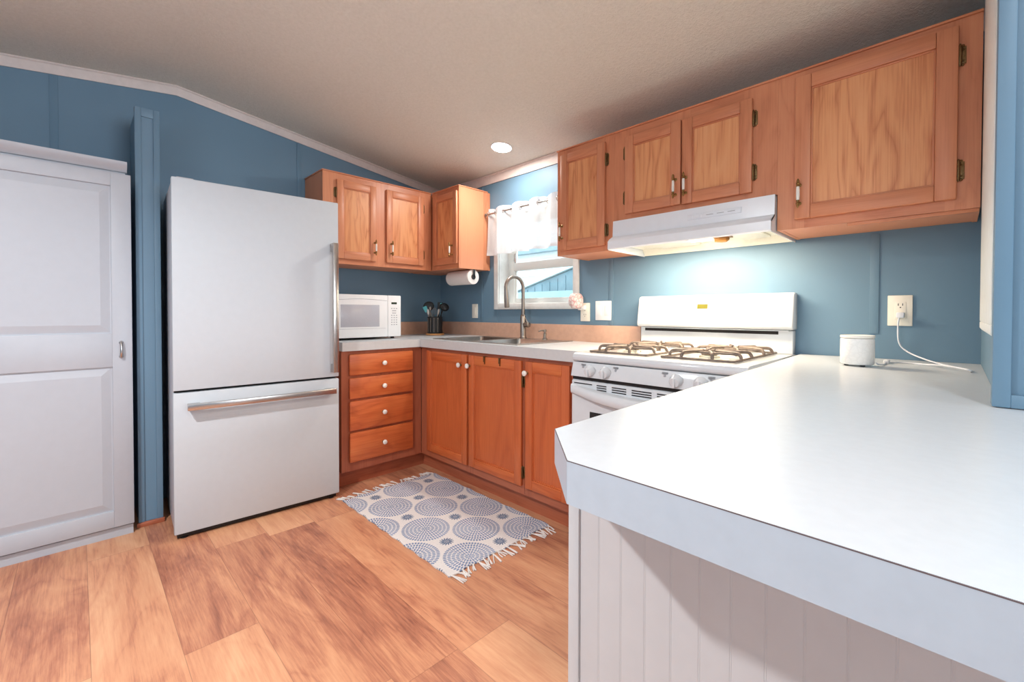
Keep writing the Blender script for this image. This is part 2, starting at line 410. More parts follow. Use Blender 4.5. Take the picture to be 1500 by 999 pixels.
b = N(); prism(b, [(0, 0), (0, ZB), (YP, ZP), (YF, ZB), (YF, 0)], 'x', XE+.0005, XE+.1)
struct('wall_end', b, 'blue')
b = N()
for y0, y1 in ((-2.26, -2.2), (-.2, -.14)): box(b, (XE-.02, y0, .79), (XE, y1, 2.11), .003)
box(b, (XE-.02, -2.2, .79), (XE, -.2, .85), .003); box(b, (XE-.02, -2.2, 2.05), (XE, -.2, 2.11), .003)
w3 = struct('window_3', b, 'trim_white')
obj('pane', box(N(), (XE-.012, -2.2, .85), (XE-.006, -.2, 2.05)), 'glass', w3)
# crown moulding
def crown(poly, axis, a0, a1, name):
    b = N(); prism(b, poly, axis, a0, a1); return b
def crown_left(y0, z0, y1, z1, name):
    b = N(); t = bmesh.new()
    prof = [(0, -.056), (.006, -.056), (.009, -.045), (.013, -.03), (.014, -.012), (.02, -.006), (.02, 0), (0, 0)]
    for i, (yy, zz) in enumerate(((y0, z0), (y1, z1))):
        for px, pz in prof: t.verts.new((px, yy, zz+pz))
    t.verts.ensure_lookup_table(); n = len(prof)
    for i in range(n): t.faces.new((t.verts[i], t.verts[(i+1) % n], t.verts[n+(i+1) % n], t.verts[n+i]))
    t.faces.new([t.verts[i] for i in range(n)]); t.faces.new([t.verts[n+i] for i in range(n)][::-1])
    t.verts.index_update(); merge(b, t); struct(name, b, 'trim_pink')
crown_left(-.022, ZB+.003, YP, ZP-.001, 'trim_2'); crown_left(YP, ZP-.001, YF, ZB-.001, 'trim_3')
b = N(); prism(b, [(-.001, -.07+ZB), (-.008, -.07+ZB), (-.011, -.055+ZB), (-.016, -.035+ZB), (-.017, -.012+ZB), (-.024, -.006+ZB), (-.024, ZB+.001), (-.001, ZB-.001)], 'x', 0.001, 3.32)
struct('trim_4', b, 'trim_pink')
# battens over the panel seams
b = N()
for yc in (-1.223, -2.434): box(b, (0, yc-.016, .0), (.004, yc+.016, ZB+(ZP-ZB)*(min(-yc, 3.846+yc))/1.923-.06), .001)
struct('trim_5', b, 'blue')
b = N()
for xc, z0, z1 in ((.562, 1.024, 2.115), (1.776, 1.024, 1.43), (1.776, 1.43, 2.04), (3.024, 1.017, 1.425)): box(b, (xc-.015, -.004, z0), (xc+.015, 0, z1), .001)
box(b, (.74, -.0025, 1.024), (.75, 0, 1.12))
struct('trim_6', b, 'blue')
# wall stub between pantry and fridge, with its trim frame and wood base strip
b = N(); box(b, (0, -2.135, 0), (.348, -2.049, 2.138))
ws = struct('wall_stub', b, 'blue')
b = N()
box(b, (.348, -2.142, .02), (.356, -2.116, 2.142), .002); box(b, (.348, -2.068, .02), (.356, -2.042, 2.142), .002)
box(b, (.348, -2.116, 2.098), (.3555, -2.068, 2.142), .001); box(b, (.32, -2.142, .02), (.348, -2.135, 2.142), .001); box(b, (.32, -2.049, .02), (.348, -2.042, 2.142), .001)
struct('trim_7', b, 'blue', ws)
struct('trim_8', box(N(), (.349, -2.15, 0), (.366, -2.036, .022), .003), 'frame_h', ws)

# ------------------------------------------------------------------ window over the sink
b = N(); box(b, (.722, -.014, 1.126), (.768, 0, 1.862), .003); box(b, (1.49, -.014, 1.126), (1.536, 0, 1.862), .003)
box(b, (.768, -.014, 1.126), (1.49, 0, 1.17), .003); box(b, (.768, -.014, 1.815), (1.49, 0, 1.862), .003)
# jamb lining
box(b, (.768, 0, 1.17), (.772, .118, 1.83)); box(b, (1.486, 0, 1.17), (1.49, .118, 1.83)); box(b, (.772, 0, 1.17), (1.486, .118, 1.174)); box(b, (.772, 0, 1.826), (1.486, .118, 1.83))
w1 = struct('window_1', b, 'trim_white')
b = N()
for x0, x1, z0, z1, y0 in ((.772, .86, 1.174, 1.826, .10), (1.43, 1.486, 1.174, 1.826, .10), (.86, 1.43, 1.174, 1.212, .10), (.86, 1.43, 1.78, 1.826, .10)): box(b, (x0, y0, z0), (x1, y0+.016, z1), .002)
box(b, (.80, .09, 1.174), (.845, .10, 1.50), .002)
obj('window_frame', b, 'rail', w1)
obj('meeting_rail', box(N(), (.845, .085, 1.424), (1.44, .116, 1.487), .004), 'rail', w1)
b = N(); box(b, (.858, .105, 1.21), (1.432, .109, 1.43)); obj('lower_pane', b, 'glass', w1)
b = N(); box(b, (.858, .112, 1.48), (1.432, .1155, 1.785)); obj('upper_pane', b, 'glass', w1)
b = N(); box(b, (.835, .094, 1.487), (.858, .099, 1.56), .001); obj('sash_latch', b, 'handle_steel', w1)

# ------------------------------------------------------------------ outdoors
nh = thing('neighbor_house', 'white sided house seen outside through the sink window', 'house', (-3, 5.2, -.4))
b = N()
for k in range(30):
    z = -.4+k*.13; prism(b, [(5.2, z), (5.17, z), (5.195, z+.13), (5.2, z+.13)], 'x', -7.5, 1.5)
box(b, (-7.5, 5.2, -.4), (1.5, 9, 3.5)); obj('siding_wall', b, 'siding', nh)
b = N(); box(b, (-7.8, 5.0, 2.45), (1.8, 5.16, 2.6)); obj('eave', b, 'shed', nh)
sh = thing('garden_shed', 'blue grey gabled shed seen through the lower window pane', 'shed', (0, 2.3, -.4))
b = N(); prism(b, [(-1.1, -.4), (-1.1, 1.36), (.55, 1.80), (2.0, 1.36), (2.0, -.4)], 'y', 2.02, 3.2); obj('shed_wall', b, 'shed', sh)
b = N()
for k in range(24): box(b, (-1.08+k*.13, 2.012, -.4), (-1.065+k*.13, 2.02, 1.38+max(0, (k-1)*.13*.266 if k < 12 else (24-k)*.13*.3-.05)*.9), 0)
obj('seam_strip', b, 'shed', sh)
b = N(); prism(b, [(-1.25, 1.33), (.55, 1.812), (2.15, 1.33), (2.15, 1.37), (.55, 1.86), (-1.25, 1.37)], 'y', 1.97, 3.3); obj('roof', b, 'siding', sh)
solo('storage_box', prism(N(), [(-.55, -.4), (-.55, 1.335), (-.52, 1.35), (.42, 1.35), (.45, 1.335), (.45, -.4)], 'y', 1.55, 1.9), 'bin', 'pale green storage box standing before the grey shed outside', 'storage box', (0, 1.7, -.4))
struct('ground', box(N(), (-12, .3, -.5), (12, 14, -.4)), 'ground')

# ------------------------------------------------------------------ cabinet helpers
class Plane:
    """maps (u along the wall, d out of the face, w up) to the world; A: left wall, facing +x, u = y;  B: back wall, facing -y, u = x"""
    def __init__(s, kind, face): s.k, s.f = kind, face
    def p(s, u, d, w): return (s.f+d, u, w) if s.k == 'A' else (u, s.f-d, w)
    def box(s, b, u0, d0, w0, u1, d1, w1, bev=0, mi=0): return box(b, s.p(u0, d0, w0), s.p(u1, d1, w1), bev, mi)
    def n(s): return (1, 0, 0) if s.k == 'A' else (0, -1, 0)
def door(pl, u0, u1, w0, w1, parent, mats, stile=.047, rail=.05, t=.019, raised=False):
    mv, mh, mp = mats
    b = N()
    pl.box(b, u0, .001, w0, u0+stile, t, w1, .0035, 0); pl.box(b, u1-stile, .001, w0, u1, t, w1, .0035, 0)
    pl.box(b, u0+stile, .001, w0, u1-stile, t-.0005, w0+rail, .0035, 1); pl.box(b, u0+stile, .001, w1-rail, u1-stile, t-.0005, w1, .0035, 1)
    # moulded inner edge
    e = .006
    for a0, a1, c0, c1 in ((u0+stile, u0+stile+e, w0+rail, w1-rail), (u1-stile-e, u1-stile, w0+rail, w1-rail)): pl.box(b, a0, .001, c0, a1, t-.006, c1, .002, 0)
    for c0, c1 in ((w0+rail, w0+rail+e), (w1-rail-e, w1-rail)): pl.box(b, u0+stile, .001, c0, u1-stile, t-.0062, c1, .002, 1)
    d = obj('door', b, [mv, mh], parent)
    b = N(); pl.box(b, u0+stile+.001, .002, w0+rail+.001, u1-stile-.001, t-.011, w1-rail-.001)
    obj('door_panel', b, mp, d)
    return d
def pull(pl, u, w, dr, t=.019, L=.098):
    b = N(); n = Vector(pl.n()); z = Vector((0, 0, 1))
    c = Vector(pl.p(u, t, w)); st = .026
    for s in (-1, 1):
        q = c+z*(s*L*.36); lathe(b, [(.0075, 0), (.0075, .003), (.0035, .006), (.0035, st)], q, n, 12, 0)
        lathe(b, [(.002, -.004), (.0062, 0), (.0045, .007), (.007, .012), (.0042, .017), (.0055, .021), (.0015, .03)], c+n*st+z*(s*L*.27), z*s, 12, 0)
    lathe(b, [(.0052, -L*.27), (.0062, -L*.14), (.0062, L*.14), (.0052, L*.27)], c+n*st, z, 14, 1)
    return obj('handle', b, ['brass', 'porcelain'], dr)
def knob(pl, u, w, dr, t=.019):
    b = N(); c = Vector(pl.p(u, t, w)); n = pl.n()
    lathe(b, [(.009, 0), (.009, .003), (.005, .006), (.005, .012)], c, n, 16, 0)
    lathe(b, [(.005, .011), (.012, .014), (.0155, .020), (.0145, .026), (.009, .030), (.001, .0315)], c, n, 18, 1)
    return obj('knob', b, ['dark_brass', 'porcelain'], dr)
def hinge(pl, u, w, side, dr, t=.019):
    """side = direction (+1/-1) from the door edge to the frame"""
    b = N()
    a, c = u+side*.002, u+side*.017
    pl.box(b, min(a, c), .0005, w-.028, max(a, c), .004, w+.028, .001)
    for k in (-1, 1): ball(b, pl.p((a+c)/2, .004, w+k*.018), .004, seg=8); ball(b, pl.p(u+side*.009, .004, w+k*.030), .0045, seg=8)
    p0, p1 = Vector(pl.p(u+side*.003, .010, w-.030)), Vector(pl.p(u+side*.003, .010, w+.030))
    lathe(b, [(.0015, -.006), (.004, 0), (.0048, .002), (.0048, .058), (.004, .06), (.0015, .066)], p0, (0, 0, 1), 10)
    return obj('hinge', b, 'dark_brass', dr)
def carcass(pl, u0, u1, w0, w1, depth, parent, mats, top=True, face=True, back_gap=.002):
    """sides, bottom, (top,) back of a cabinet behind its face"""
    b = N(); t = .014; D = -depth+back_gap
    pl.box(b, u0, -.019, w0, u0+t, D, w1); pl.box(b, u1-t, -.019, w0, u1, D, w1)
    pl.box(b, u0+t, -.019, w0+.002, u1-t, D, w0+t); pl.box(b, u0+t, D+.006, w0+t, u1-t, D, w1)
    if top: pl.box(b, u0+t, -.019, w1-t, u1-t, D, w1)
    return obj('cabinet_body', b, mats, parent)
def face_frame(pl, u0, u1, w0, w1, openings, parent, mats):
    """openings: list of (a0,a1,c0,c1) left open; frame pieces: stiles between, rails above and below"""
    b = N(); ops = sorted(openings); edges = [u0]+sum([[o[0], o[1]] for o in ops], [])+[u1]
    for i in range(0, len(edges), 2): pl.box(b, edges[i], -.018, w0, edges[i+1], 0, w1, 0, 0)
    for a0, a1, c0, c1 in ops:
        pl.box(b, a0, -.018, w0, a1, 0, c0, 0, 1); pl.box(b, a0, -.018, c1, a1, 0, w1, 0, 1)
    return obj('face_frame', b, mats, parent)
WU = (M['wood_v'], M['wood_h'], M['panel']); WR = (M['red_v'], M['red_h'], M['red_v'])

# ------------------------------------------------------------------ upper cabinets
ZU0, ZU1, DU = 1.435, 2.046, .315
PA, PB = Plane('A', DU), Plane('B', -DU)
# left wall, two doors
t = thing('wall_cabinet', 'two door oak wall cabinet on the left wall above the microwave', 'cabinet', (0, -.76, ZU0), 0, 'oak wall cabinets')
carcass(PA, -1.184, -.320, ZU0, ZU1, DU, t, 'end_panel')
face_frame(PA, -1.184, -.320, ZU0, ZU1, [(-1.075, -.825, 1.49, 1.98), (-.70, -.43, 1.49, 1.98)], t, [M['wood_v'], M['wood_h']])
b = N(); PA.box(b, -1.190, -DU+.003, ZU1+.0005, -.322, .007, ZU1+.009, .002); obj('top_moulding', b, 'wood_h', t)
d = door(PA, -1.094, -.805, 1.469, 2.004, t, WU); pull(PA, -.822, 1.565, d); hinge(PA, -1.094, 1.915, -1, d); hinge(PA, -1.094, 1.555, -1, d)
d = door(PA, -.723, -.404, 1.469, 2.004, t, WU); pull(PA, -.690, 1.572, d); hinge(PA, -.404, 1.915, 1, d); hinge(PA, -.404, 1.555, 1, d)
# corner cabinet on the back wall
t = thing('wall_cabinet', 'narrow oak corner wall cabinet left of the window, above the paper towels', 'cabinet', (.33, 0, ZU0), 0, 'oak wall cabinets')
carcass(PB, .002, .663, ZU0, ZU1, DU, t, 'end_panel')
face_frame(PB, .3165, .663, ZU0, ZU1, [(.39, .64, 1.49, 1.98)], t, [M['wood_v'], M['wood_h']])
b = N(); PB.box(b, .328, -DU+.028, ZU1+.0005, .669, .007, ZU1+.009, .002); obj('top_moulding', b, 'wood_h', t)
b = N(); box(b, (.6632, -.0705, ZU0-.0005), (.6645, -.003, ZU1)); box(b, (.6632, -.314, ZU0), (.6645, -.296, ZU1)); obj('edge_strip', b, 'wood_v', t)
d = door(PB, .361, .655, 1.469, 2.012, t, WU, .042); pull(PB, .606, 1.572, d); hinge(PB, .361, 1.925, -1, d); hinge(PB, .361, 1.555, -1, d)
# right of the window: tall narrow door
t = thing('wall_cabinet', 'narrow single door oak wall cabinet between the window and the range hood', 'cabinet', (1.79, 0, ZU0), 0, 'oak wall cabinets')
carcass(PB, 1.605, 1.9897, ZU0, ZU1, DU, t, 'end_panel')
face_frame(PB, 1.605, 1.9897, ZU0, ZU1, [(1.67, 1.92, 1.49, 1.98)], t, [M['frame_v'] if 0 else M['wood_v'], M['wood_h']])
b = N(); PB.box(b, 1.600, -DU+.028, ZU1+.0005, 1.9897, .007, ZU1+.009, .002); obj('top_moulding', b, 'wood_h', t)
d = door(PB, 1.638, 1.939, 1.464, 2.016, t, WU); pull(PB, 1.655, 1.568, d); hinge(PB, 1.939, 1.922, 1, d); hinge(PB, 1.939, 1.545, 1, d)
# over the hood: two short doors
t = thing('wall_cabinet', 'short two door oak wall cabinet directly above the range hood', 'cabinet', (2.37, 0, 1.582), 0, 'oak wall cabinets')
carcass(PB, 1.990, 2.7478, 1.582, ZU1, DU, t, 'end_panel')
face_frame(PB, 1.990, 2.7478, 1.582, ZU1, [(2.09, 2.32, 1.635, 1.97), (2.39, 2.62, 1.635, 1.97)], t, [M['wood_v'], M['wood_h']])
b = N(); PB.box(b, 1.990, -DU+.028, ZU1+.0005, 2.7478, .007, ZU1+.009, .002); obj('top_moulding', b, 'wood_h', t)
d = door(PB, 2.060, 2.352, 1.610, 2.004, t, WU); pull(PB, 2.330, 1.692, d); hinge(PB, 2.060, 1.925, -1, d); hinge(PB, 2.060, 1.695, -1, d)
d = door(PB, 2.359, 2.656, 1.607, 2.000, t, WU); pull(PB, 2.379, 1.692, d); hinge(PB, 2.656, 1.915, 1, d); hinge(PB, 2.656, 1.69, 1, d)
# right: one large door
t = thing('wall_cabinet', 'large single door oak wall cabinet right of the range hood', 'cabinet', (3.03, 0, ZU0), 0, 'oak wall cabinets')
carcass(PB, 2.748, 3.310, ZU0, ZU1, DU, t, 'end_panel')
face_frame(PB, 2.748, 3.310, ZU0, ZU1, [(2.84, 3.23, 1.49, 1.98)], t, [M['wood_v'], M['wood_h']])
b = N(); PB.box(b, 2.748, -DU+.028, ZU1+.0005, 3.311, .007, ZU1+.009, .002); obj('top_moulding', b, 'wood_h', t)
b = N(); PB.box(b, 2.975, -.022, ZU0-.012, 3.308, -.002, ZU0-.0005, .001); obj('bottom_strip', b, 'wood_h', t)
d = door(PB, 2.810, 3.257, 1.469, 2.022, t, WU, .052, .052); pull(PB, 2.828, 1.563, d); hinge(PB, 3.257, 1.927, 1, d); hinge(PB, 3.257, 1.560, 1, d)

# ------------------------------------------------------------------ base cabinets
ZT, ZC0, ZC1, DB = .101, .861, .915, .609
QA, QB = Plane('A', DB), Plane('B', -DB)
t = thing('base_cabinet', 'four drawer oak base cabinet beside the fridge under the microwave', 'cabinet', (.3, -.9, 0), 0, 'oak base cabinets')
carcass(QA, -1.192, -.611, ZT, ZC0-.001, DB, t, 'frame_v', False)
face_frame(QA, -1.192, -.611, ZT, ZC0-.001, [], t, [M['frame_v'], M['frame_h']])
struct('baseboard_1', box(N(), (.549, -1.192, 0), (.561, -.549, ZT-.001)), 'frame_h')
for w0, w1 in ((.704, .838), (.556, .688), (.356, .541), (.157, .342)):
    b = N(); QA.box(b, -1.146, .001, w0, -.688, .019, w1, .007)
    dr = obj('drawer', b, 'red_h', t); knob(QA, -.917, (w0+w1)/2, dr)
t = thing('base_cabinet', 'two door oak sink base cabinet under the double sink', 'cabinet', (1.1, -.3, 0), 0, 'oak base cabinets')
carcass(QB, .612, 1.618, ZT, ZC0-.001, DB, t, 'frame_v', False)
face_frame(QB, .611, 1.618, ZT, ZC0-.001, [(.73, 1.11, .18, .81), (1.185, 1.58, .18, .81)], t, [M['frame_v'], M['frame_h']])
struct('baseboard_2', box(N(), (.5615, -.561, 0), (1.985, -.549, ZT-.001)), 'frame_h')
d = door(QB, .700, 1.136, .146, .838, t, WR, .052, .055); knob(QB, 1.081, .771, d)
d = door(QB, 1.155, 1.606, .149, .838, t, WR, .052, .055); knob(QB, 1.167, .773, d); hinge(QB, 1.606, .725, 1, d); hinge(QB, 1.606, .225, 1, d)
t = thing('base_cabinet', 'narrow single door oak base cabinet between sink base and white range', 'cabinet', (1.8, -.3, 0), 0, 'oak base cabinets')
carcass(QB, 1.620, 1.985, ZT, ZC0-.001, DB, t, 'frame_v', False)
face_frame(QB, 1.620, 1.985, ZT, ZC0-.001, [(1.69, 1.92, .18, .81)], t, [M['frame_v'], M['frame_h']])
d = door(QB, 1.637, 1.936, .149, .838, t, WR, .050, .055); knob(QB, 1.652, .776, d)
t = thing('over_door_hanger', 'thin metal hanger hooked over the top of the middle sink door', 'hanger', (1.36, -.63, .83))
for xc in (1.305, 1.437):
    b = N(); box(b, (xc-.008, -.6305, .808), (xc+.008, -.6292, .8405)); box(b, (xc-.008, -.6305, .8390), (xc+.008, -.610, .8405)); box(b, (xc+.004, -.634, .795), (xc+.008, -.6292, .84))
    obj('strap', b, 'dark_brass', t)

# ------------------------------------------------------------------ L shaped countertop with a hole for the sink
SX0, SX1, SY0, SY1 = .70, 1.525, -.575, -.055
t = thing('countertop', 'off white L shaped laminate countertop around the sink', 'countertop', (.6, -.4, ZC0))
b = N(); E_ = -.634
for p0, p1 in (((.022, -1.194), (.634, E_)), ((.022, E_), (SX0+.02, -.022)), ((SX0+.02, E_), (SX1-.02, SY0+.02)), ((SX0+.02, SY1-.02), (SX1-.02, -.022)), ((SX1-.02, E_), (1.992, -.022))):
    box(b, (*p0, ZC0), (*p1, ZC1))
obj('worktop', b, 'counter', t)
b = N(); box(b, (.634, -1.196, ZC0-.001), (.6352, -.6352, ZC1-.0012)); box(b, (.634, -.6352, ZC0-.001), (1.992, E_, ZC1-.0012)); box(b, (.022, -1.1952, ZC0), (.634, -1.194, ZC1-.0012)); obj('edge_band', b, 'edge_light', t)
b = N(); box(b, (.634, -1.196, ZC1-.0012), (.6353, -.6353, ZC1-.0002)); box(b, (.634, -.6353, ZC1-.0012), (1.992, E_, ZC1-.0002)); obj('edge_seam', b, 'grey_print', t)
solo('backsplash', box(N(), (.001, -1.194, ZC0), (.0215, -.001, 1.022), .002), 'backsplash', 'tan laminate backsplash strip behind the microwave on the left wall', 'backsplash', (.01, -.6, ZC0), 'tan backsplash strips')
solo('backsplash', box(N(), (.0225, -.0215, ZC0), (1.985, -.001, 1.022), .002), 'backsplash', 'tan laminate backsplash strip behind the sink and faucet', 'backsplash', (1, -.01, ZC0), 'tan backsplash strips')

# ------------------------------------------------------------------ sink, faucet, dispenser
t = thing('sink', 'stainless double bowl sink set into the off white countertop', 'sink', (1.11, -.31, ZC1))
b = N(); z0, z1 = ZC1+.0006, ZC1+.005
bowls = ((.735, 1.095), (1.13, 1.49)); BY0, BY1 = -.545, -.15
for x0, x1, y0, y1 in ((SX0, bowls[0][0], SY0, SY1), (bowls[1][1], SX1, SY0, SY1), (bowls[0][0], bowls[1][1], SY0, BY0), (bowls[0][0], bowls[1][1], BY1, SY1), (bowls[0][1], bowls[1][0], BY0, BY1)): box(b, (x0, y0, z0), (x1, y1, z1))
obj('sink_rim', b, 'sink', t)
for x0, x1 in bowls:
    b = N(); q = bmesh.new(); zb = .745; ins = .03; k = 1
    top = [q.verts.new(p) for p in ((x0, BY0, z1), (x1, BY0, z1), (x1, BY1, z1), (x0, BY1, z1))]
    bot = [q.verts.new(p) for p in ((x0+ins, BY0+ins, zb), (x1-ins, BY0+ins, zb), (x1-ins, BY1-ins, zb), (x0+ins, BY1-ins, zb))]
    for i in range(4): q.faces.new((top[i], top[(i+1) % 4], bot[(i+1) % 4], bot[i]))
    q.faces.new(bot)
    es = [e for e in q.edges if not e.is_boundary]
    bmesh.ops.bevel(q, geom=es, offset=.028, segments=4, profile=.5, affect='EDGES')
    q.verts.index_update(); merge(b, q); o = obj('bowl', b, 'sink', t, smooth=60)
    mod = o.modifiers.new('thickness', 'SOLIDIFY'); mod.thickness = .0012
    b = N(); lathe(b, [(.04, .001), (.038, .004), (.02, .002), (.018, .004), (.001, .004)], ((x0+x1)/2, (BY0+BY1)/2, zb), (0, 0, 1), 20); obj('drain', b, 'steel', o)
t = thing('faucet', 'tall brushed nickel gooseneck faucet behind the sink', 'faucet', (1.12, -.10, .9202))
fx, fy, zb = 1.122, -.10, .9202
b = N(); lathe(b, [(.026, 0), (.026, .004), (.0215, .01), (.0205, .02), (.0205, .155), (.0175, .162), (.0135, .166)], (fx, fy, zb), (0, 0, 1), 24); obj('faucet_body', b, 'steel', t)
dirv = Vector((-.10, -.995, 0)).normalized(); R = .078
pts = [Vector((fx, fy, zb+.16)), Vector((fx, fy, zb+.25)), Vector((fx, fy, zb+.34))]
cx_ = Vector((fx, fy, zb+.352))+dirv*R
for k in range(0, 15): a = PI-k*PI/14*1.06; pts.append(cx_+dirv*(R*math.cos(a))+Vector((0, 0, R*math.sin(a))))
b = N(); tube(b, pts, .0125, 16); obj('spout', b, 'steel', t)
e = pts[-1]; dn = (pts[-1]-pts[-2]).normalized()
b = N(); lathe(b, [(.013, -.005), (.015, .03), (.0165, .05), (.018, .115), (.0165, .122), (.012, .123)], e, dn, 20); obj('spray_head', b, 'steel', t)
b = N(); s = Vector((.95, -.1, -.0)); s.normalize()
lathe(b, [(.016, .015), (.019, .02), (.019, .055), (.017, .062), (.012, .064)], (fx, fy, zb+.096), s, 18)
tube(b, [Vector((fx, fy, zb+.10))+s*.058, Vector((fx, fy, zb+.122))+s*.035, Vector((fx, fy, zb+.158))+s*.012], [.008, .006, .004], 8); obj('lever', b, 'steel', t)
t = thing('soap_dispenser', 'small brushed nickel soap pump on the sink deck', 'soap dispenser', (1.32, -.09, .9202))
b = N(); lathe(b, [(.018, 0), (.018, .006), (.011, .01), (.011, .04), (.009, .042)], (1.32, -.095, .9202), (0, 0, 1), 18); obj('pump_base', b, 'steel', t)
b = N(); lathe(b, [(.006, .042), (.006, .05), (.011, .052), (.011, .066), (.009, .068)], (1.32, -.095, .9202), (0, 0, 1), 16); tube(b, [(1.32, -.095, .980), (1.315, -.13, .981), (1.313, -.15, .976)], .0048, 10); obj('pump_head', b, 'steel', t)

# ------------------------------------------------------------------ range
RX0, RX1, RF = 1.997, 2.757, -.685
t = thing('range', 'white freestanding gas range with black vent slot in the backguard', 'range', ((RX0+RX1)/2, -.35, 0))
b = N(); box(b, (RX0+.003, -.62, .03), (RX1-.003, -.03, .872), .003); 
for x in (RX0+.05, RX1-.05):
    for y in (-.58, -.08): lathe(b, [(.018, 0), (.018, .03)], (x, y, 0), (0, 0, 1), 12)
obj('range_body', b, 'range_white', t)
b = N(); prism(b, [(-.03, .8735), (RF+.012, .8735), (RF, .880), (RF-.002, .895), (RF+.004, .908), (RF+.022, .914), (-.03, .914)], 'x', RX0, RX1, 0, .004); obj('cooktop', b, 'range_white', t, smooth=50)
b = N(); prism(b, [(-.06, .8725), (RF+.004, .8725), (RF-.012, .806), (-.62, .806), (-.62, .8725)], 'x', RX0+.002, RX1-.002, 0, .002)
cp = obj('control_panel', prism(N(), [(-.622, .871), (RF+.004, .871), (RF-.014, .806), (-.622, .806)], 'x', RX0+.002, RX1-.002, 0, .002), 'range_white', t); b.free()
nrm = Vector((0, -.066, -.018)).normalized()
for i, kx in enumerate((2.105, 2.185, 2.505, 2.600)):
    b = N(); c = Vector((kx, RF-.0055, .838)); nn = Vector((0, -.963, .267)) if 0 else Vector((0, -.964, .264))*1
    nn = Vector((0, -.065, .018)).normalized() if 0 else Vector((0, -.065, -.018)).normalized()
    lathe(b, [(.027, .001), (.0265, .006), (.022, .012), (.0205, .024), (.018, .027), (.001, .0275)], c, nn, 28)
    u_, w_ = frame_axes(nn)
    gx = bmesh.new(); box(gx, (-.005, -.019, .026), (.005, .019, .034), .002)
    mt = Matrix((Vector((1, 0, 0)), Vector((0, 0, 1)), nn)).transposed()
    for v in gx.verts: v.co = mt @ v.co + c
    gx.verts.index_update(); merge(b, gx); obj('knob', b, 'range_white', cp)
for kx in (2.062, 2.232, 2.455, 2.635):
    b = N(); c = Vector((kx, RF-.004, .848)); box(b, (kx-.004, c.y-.0020, .846), (kx+.004, c.y+.004, .854))
    for j in range(3): box(b, (kx-.012, c.y-.0012, .858+j*.003), (kx+.012, c.y+.004, .859+j*.003))
    obj('knob_marking', b, 'grey_print', cp)
b = N(); box(b, (RX0+.004, -.685, .7905), (RX1-.004, -.621, .8055)); obj('door_gap', b, 'gap', t)
# oven door with its vent grille, bowed handle and window
b = N(); prism(b, [(-.6215, .79), (RF+.004, .79), (RF-.004, .782), (RF-.004, .20), (-.6215, .20)], 'x', RX0+.002, RX1-.002, 0, .002)
od = obj('oven_door', b, 'range_white', t)
b = N(); box(b, (2.10, RF-.0052, .36), (2.655, RF-.0035, .650), .0005); obj('oven_window', b, 'gap', od)
b = N()
for z in (.774, .764, .754):
    for x0, x1 in ((2.012, 2.112), (2.137, 2.187), (2.215, 2.285), (2.311, 2.4), (2.424, 2.50), (2.53, 2.6), (2.63, 2.74)):
        if z != .774 and x0 in (2.012, 2.63): continue
        box(b, (x0, RF-.0056, z-.0022), (x1, RF-.0035, z+.0022))
obj('vent_slot', b, 'gap', od)
b = N(); q = bmesh.new(); prev = None; K = 24
for i in range(K+1):
    u = i/K; x = RX0+.002+u*(RX1-RX0-.004); bow = math.sin(PI*u)
    zt_, zb_ = .768-.026*bow, .722-.040*bow; out = .012+.032*min(1, bow*1.6)
    prof = [(RF-.003, zt_), (RF-.003-out*.7, zt_-.002), (RF-.003-out, zt_-.010), (RF-.003-out, zb_+.012), (RF-.003-out*.7, zb_+.003), (RF-.003, zb_)]
    ring = [q.verts.new((x, yy, zz)) for yy, zz in prof]
    if prev:
        for k in range(6): q.faces.new((prev[k], prev[(k+1) % 6], ring[(k+1) % 6], ring[k]))
    else: q.faces.new(ring)
    prev = ring
q.faces.new(prev[::-1]); q.verts.index_update(); merge(b, q); obj('door_handle', b, 'range_white', od, smooth=60)
b = N(); box(b, (RX0+.002, RF-.004, .035), (RX1-.002, -.6215, .195), .004); obj('storage_drawer', b, 'range_white', t)
# backguard
b = N(); box(b, (RX0+.008, -.055, .9145), (RX1-.008, -.004, 1.02), .003); box(b, (RX0+.02, -.075, 1.018), (RX1-.02, -.03, 1.0225)); obj('backguard_riser', b, 'range_white', t)
b = N(); prism(b, [(-.004, 1.024), (-.072, 1.024), (-.086, 1.03), (-.088, 1.045), (-.066, 1.18), (-.058, 1.19), (-.045, 1.194), (-.004, 1.194)], 'x', RX0, RX1-.002, 0, .006)
bg = obj('backguard', b, 'range_white', t, smooth=45)
b = N(); box(b, (RX0+.035, -.0565, 1.002), (RX1-.065, -.0548, 1.018)); obj('oven_vent', b, 'gap', t)
def bgp(x, z, o=0): return Vector((x, -.088+.022*(z-1.045)/.135-o, z))
def bg_patch(b, x0, x1, z0, z1, th, mi=0):
    q = bmesh.new(); A = [bgp(x, z, 0) for x, z in ((x0, z0), (x1, z0), (x1, z1), (x0, z1))]; B = [bgp(x, z, th) for x, z in ((x0, z0), (x1, z0), (x1, z1), (x0, z1))]
    va = [q.verts.new(p) for p in A]; vb = [q.verts.new(p) for p in B]; q.faces.new(va); q.faces.new(vb[::-1])
    for i in range(4): q.faces.new((va[i], vb[i], vb[(i+1) % 4], va[(i+1) % 4]))
    q.verts.index_update(); merge(b, q, mi)
b = N(); bg_patch(b, 2.24, 2.475, 1.078, 1.166, .0008, 0)
for x in (2.262, 2.285, 2.305, 2.405, 2.425, 2.445):
    for z in (1.10, 1.12, 1.142): bg_patch(b, x, x+.012, z, z+.006, .0012, 1)
bg_patch(b, 2.30, 2.435, 1.0745, 1.0768, .0012, 1); bg_patch(b, 2.255, 2.275, 1.1625, 1.1645, .0012, 1); bg_patch(b, 2.44, 2.46, 1.1625, 1.1645, .0012, 1)
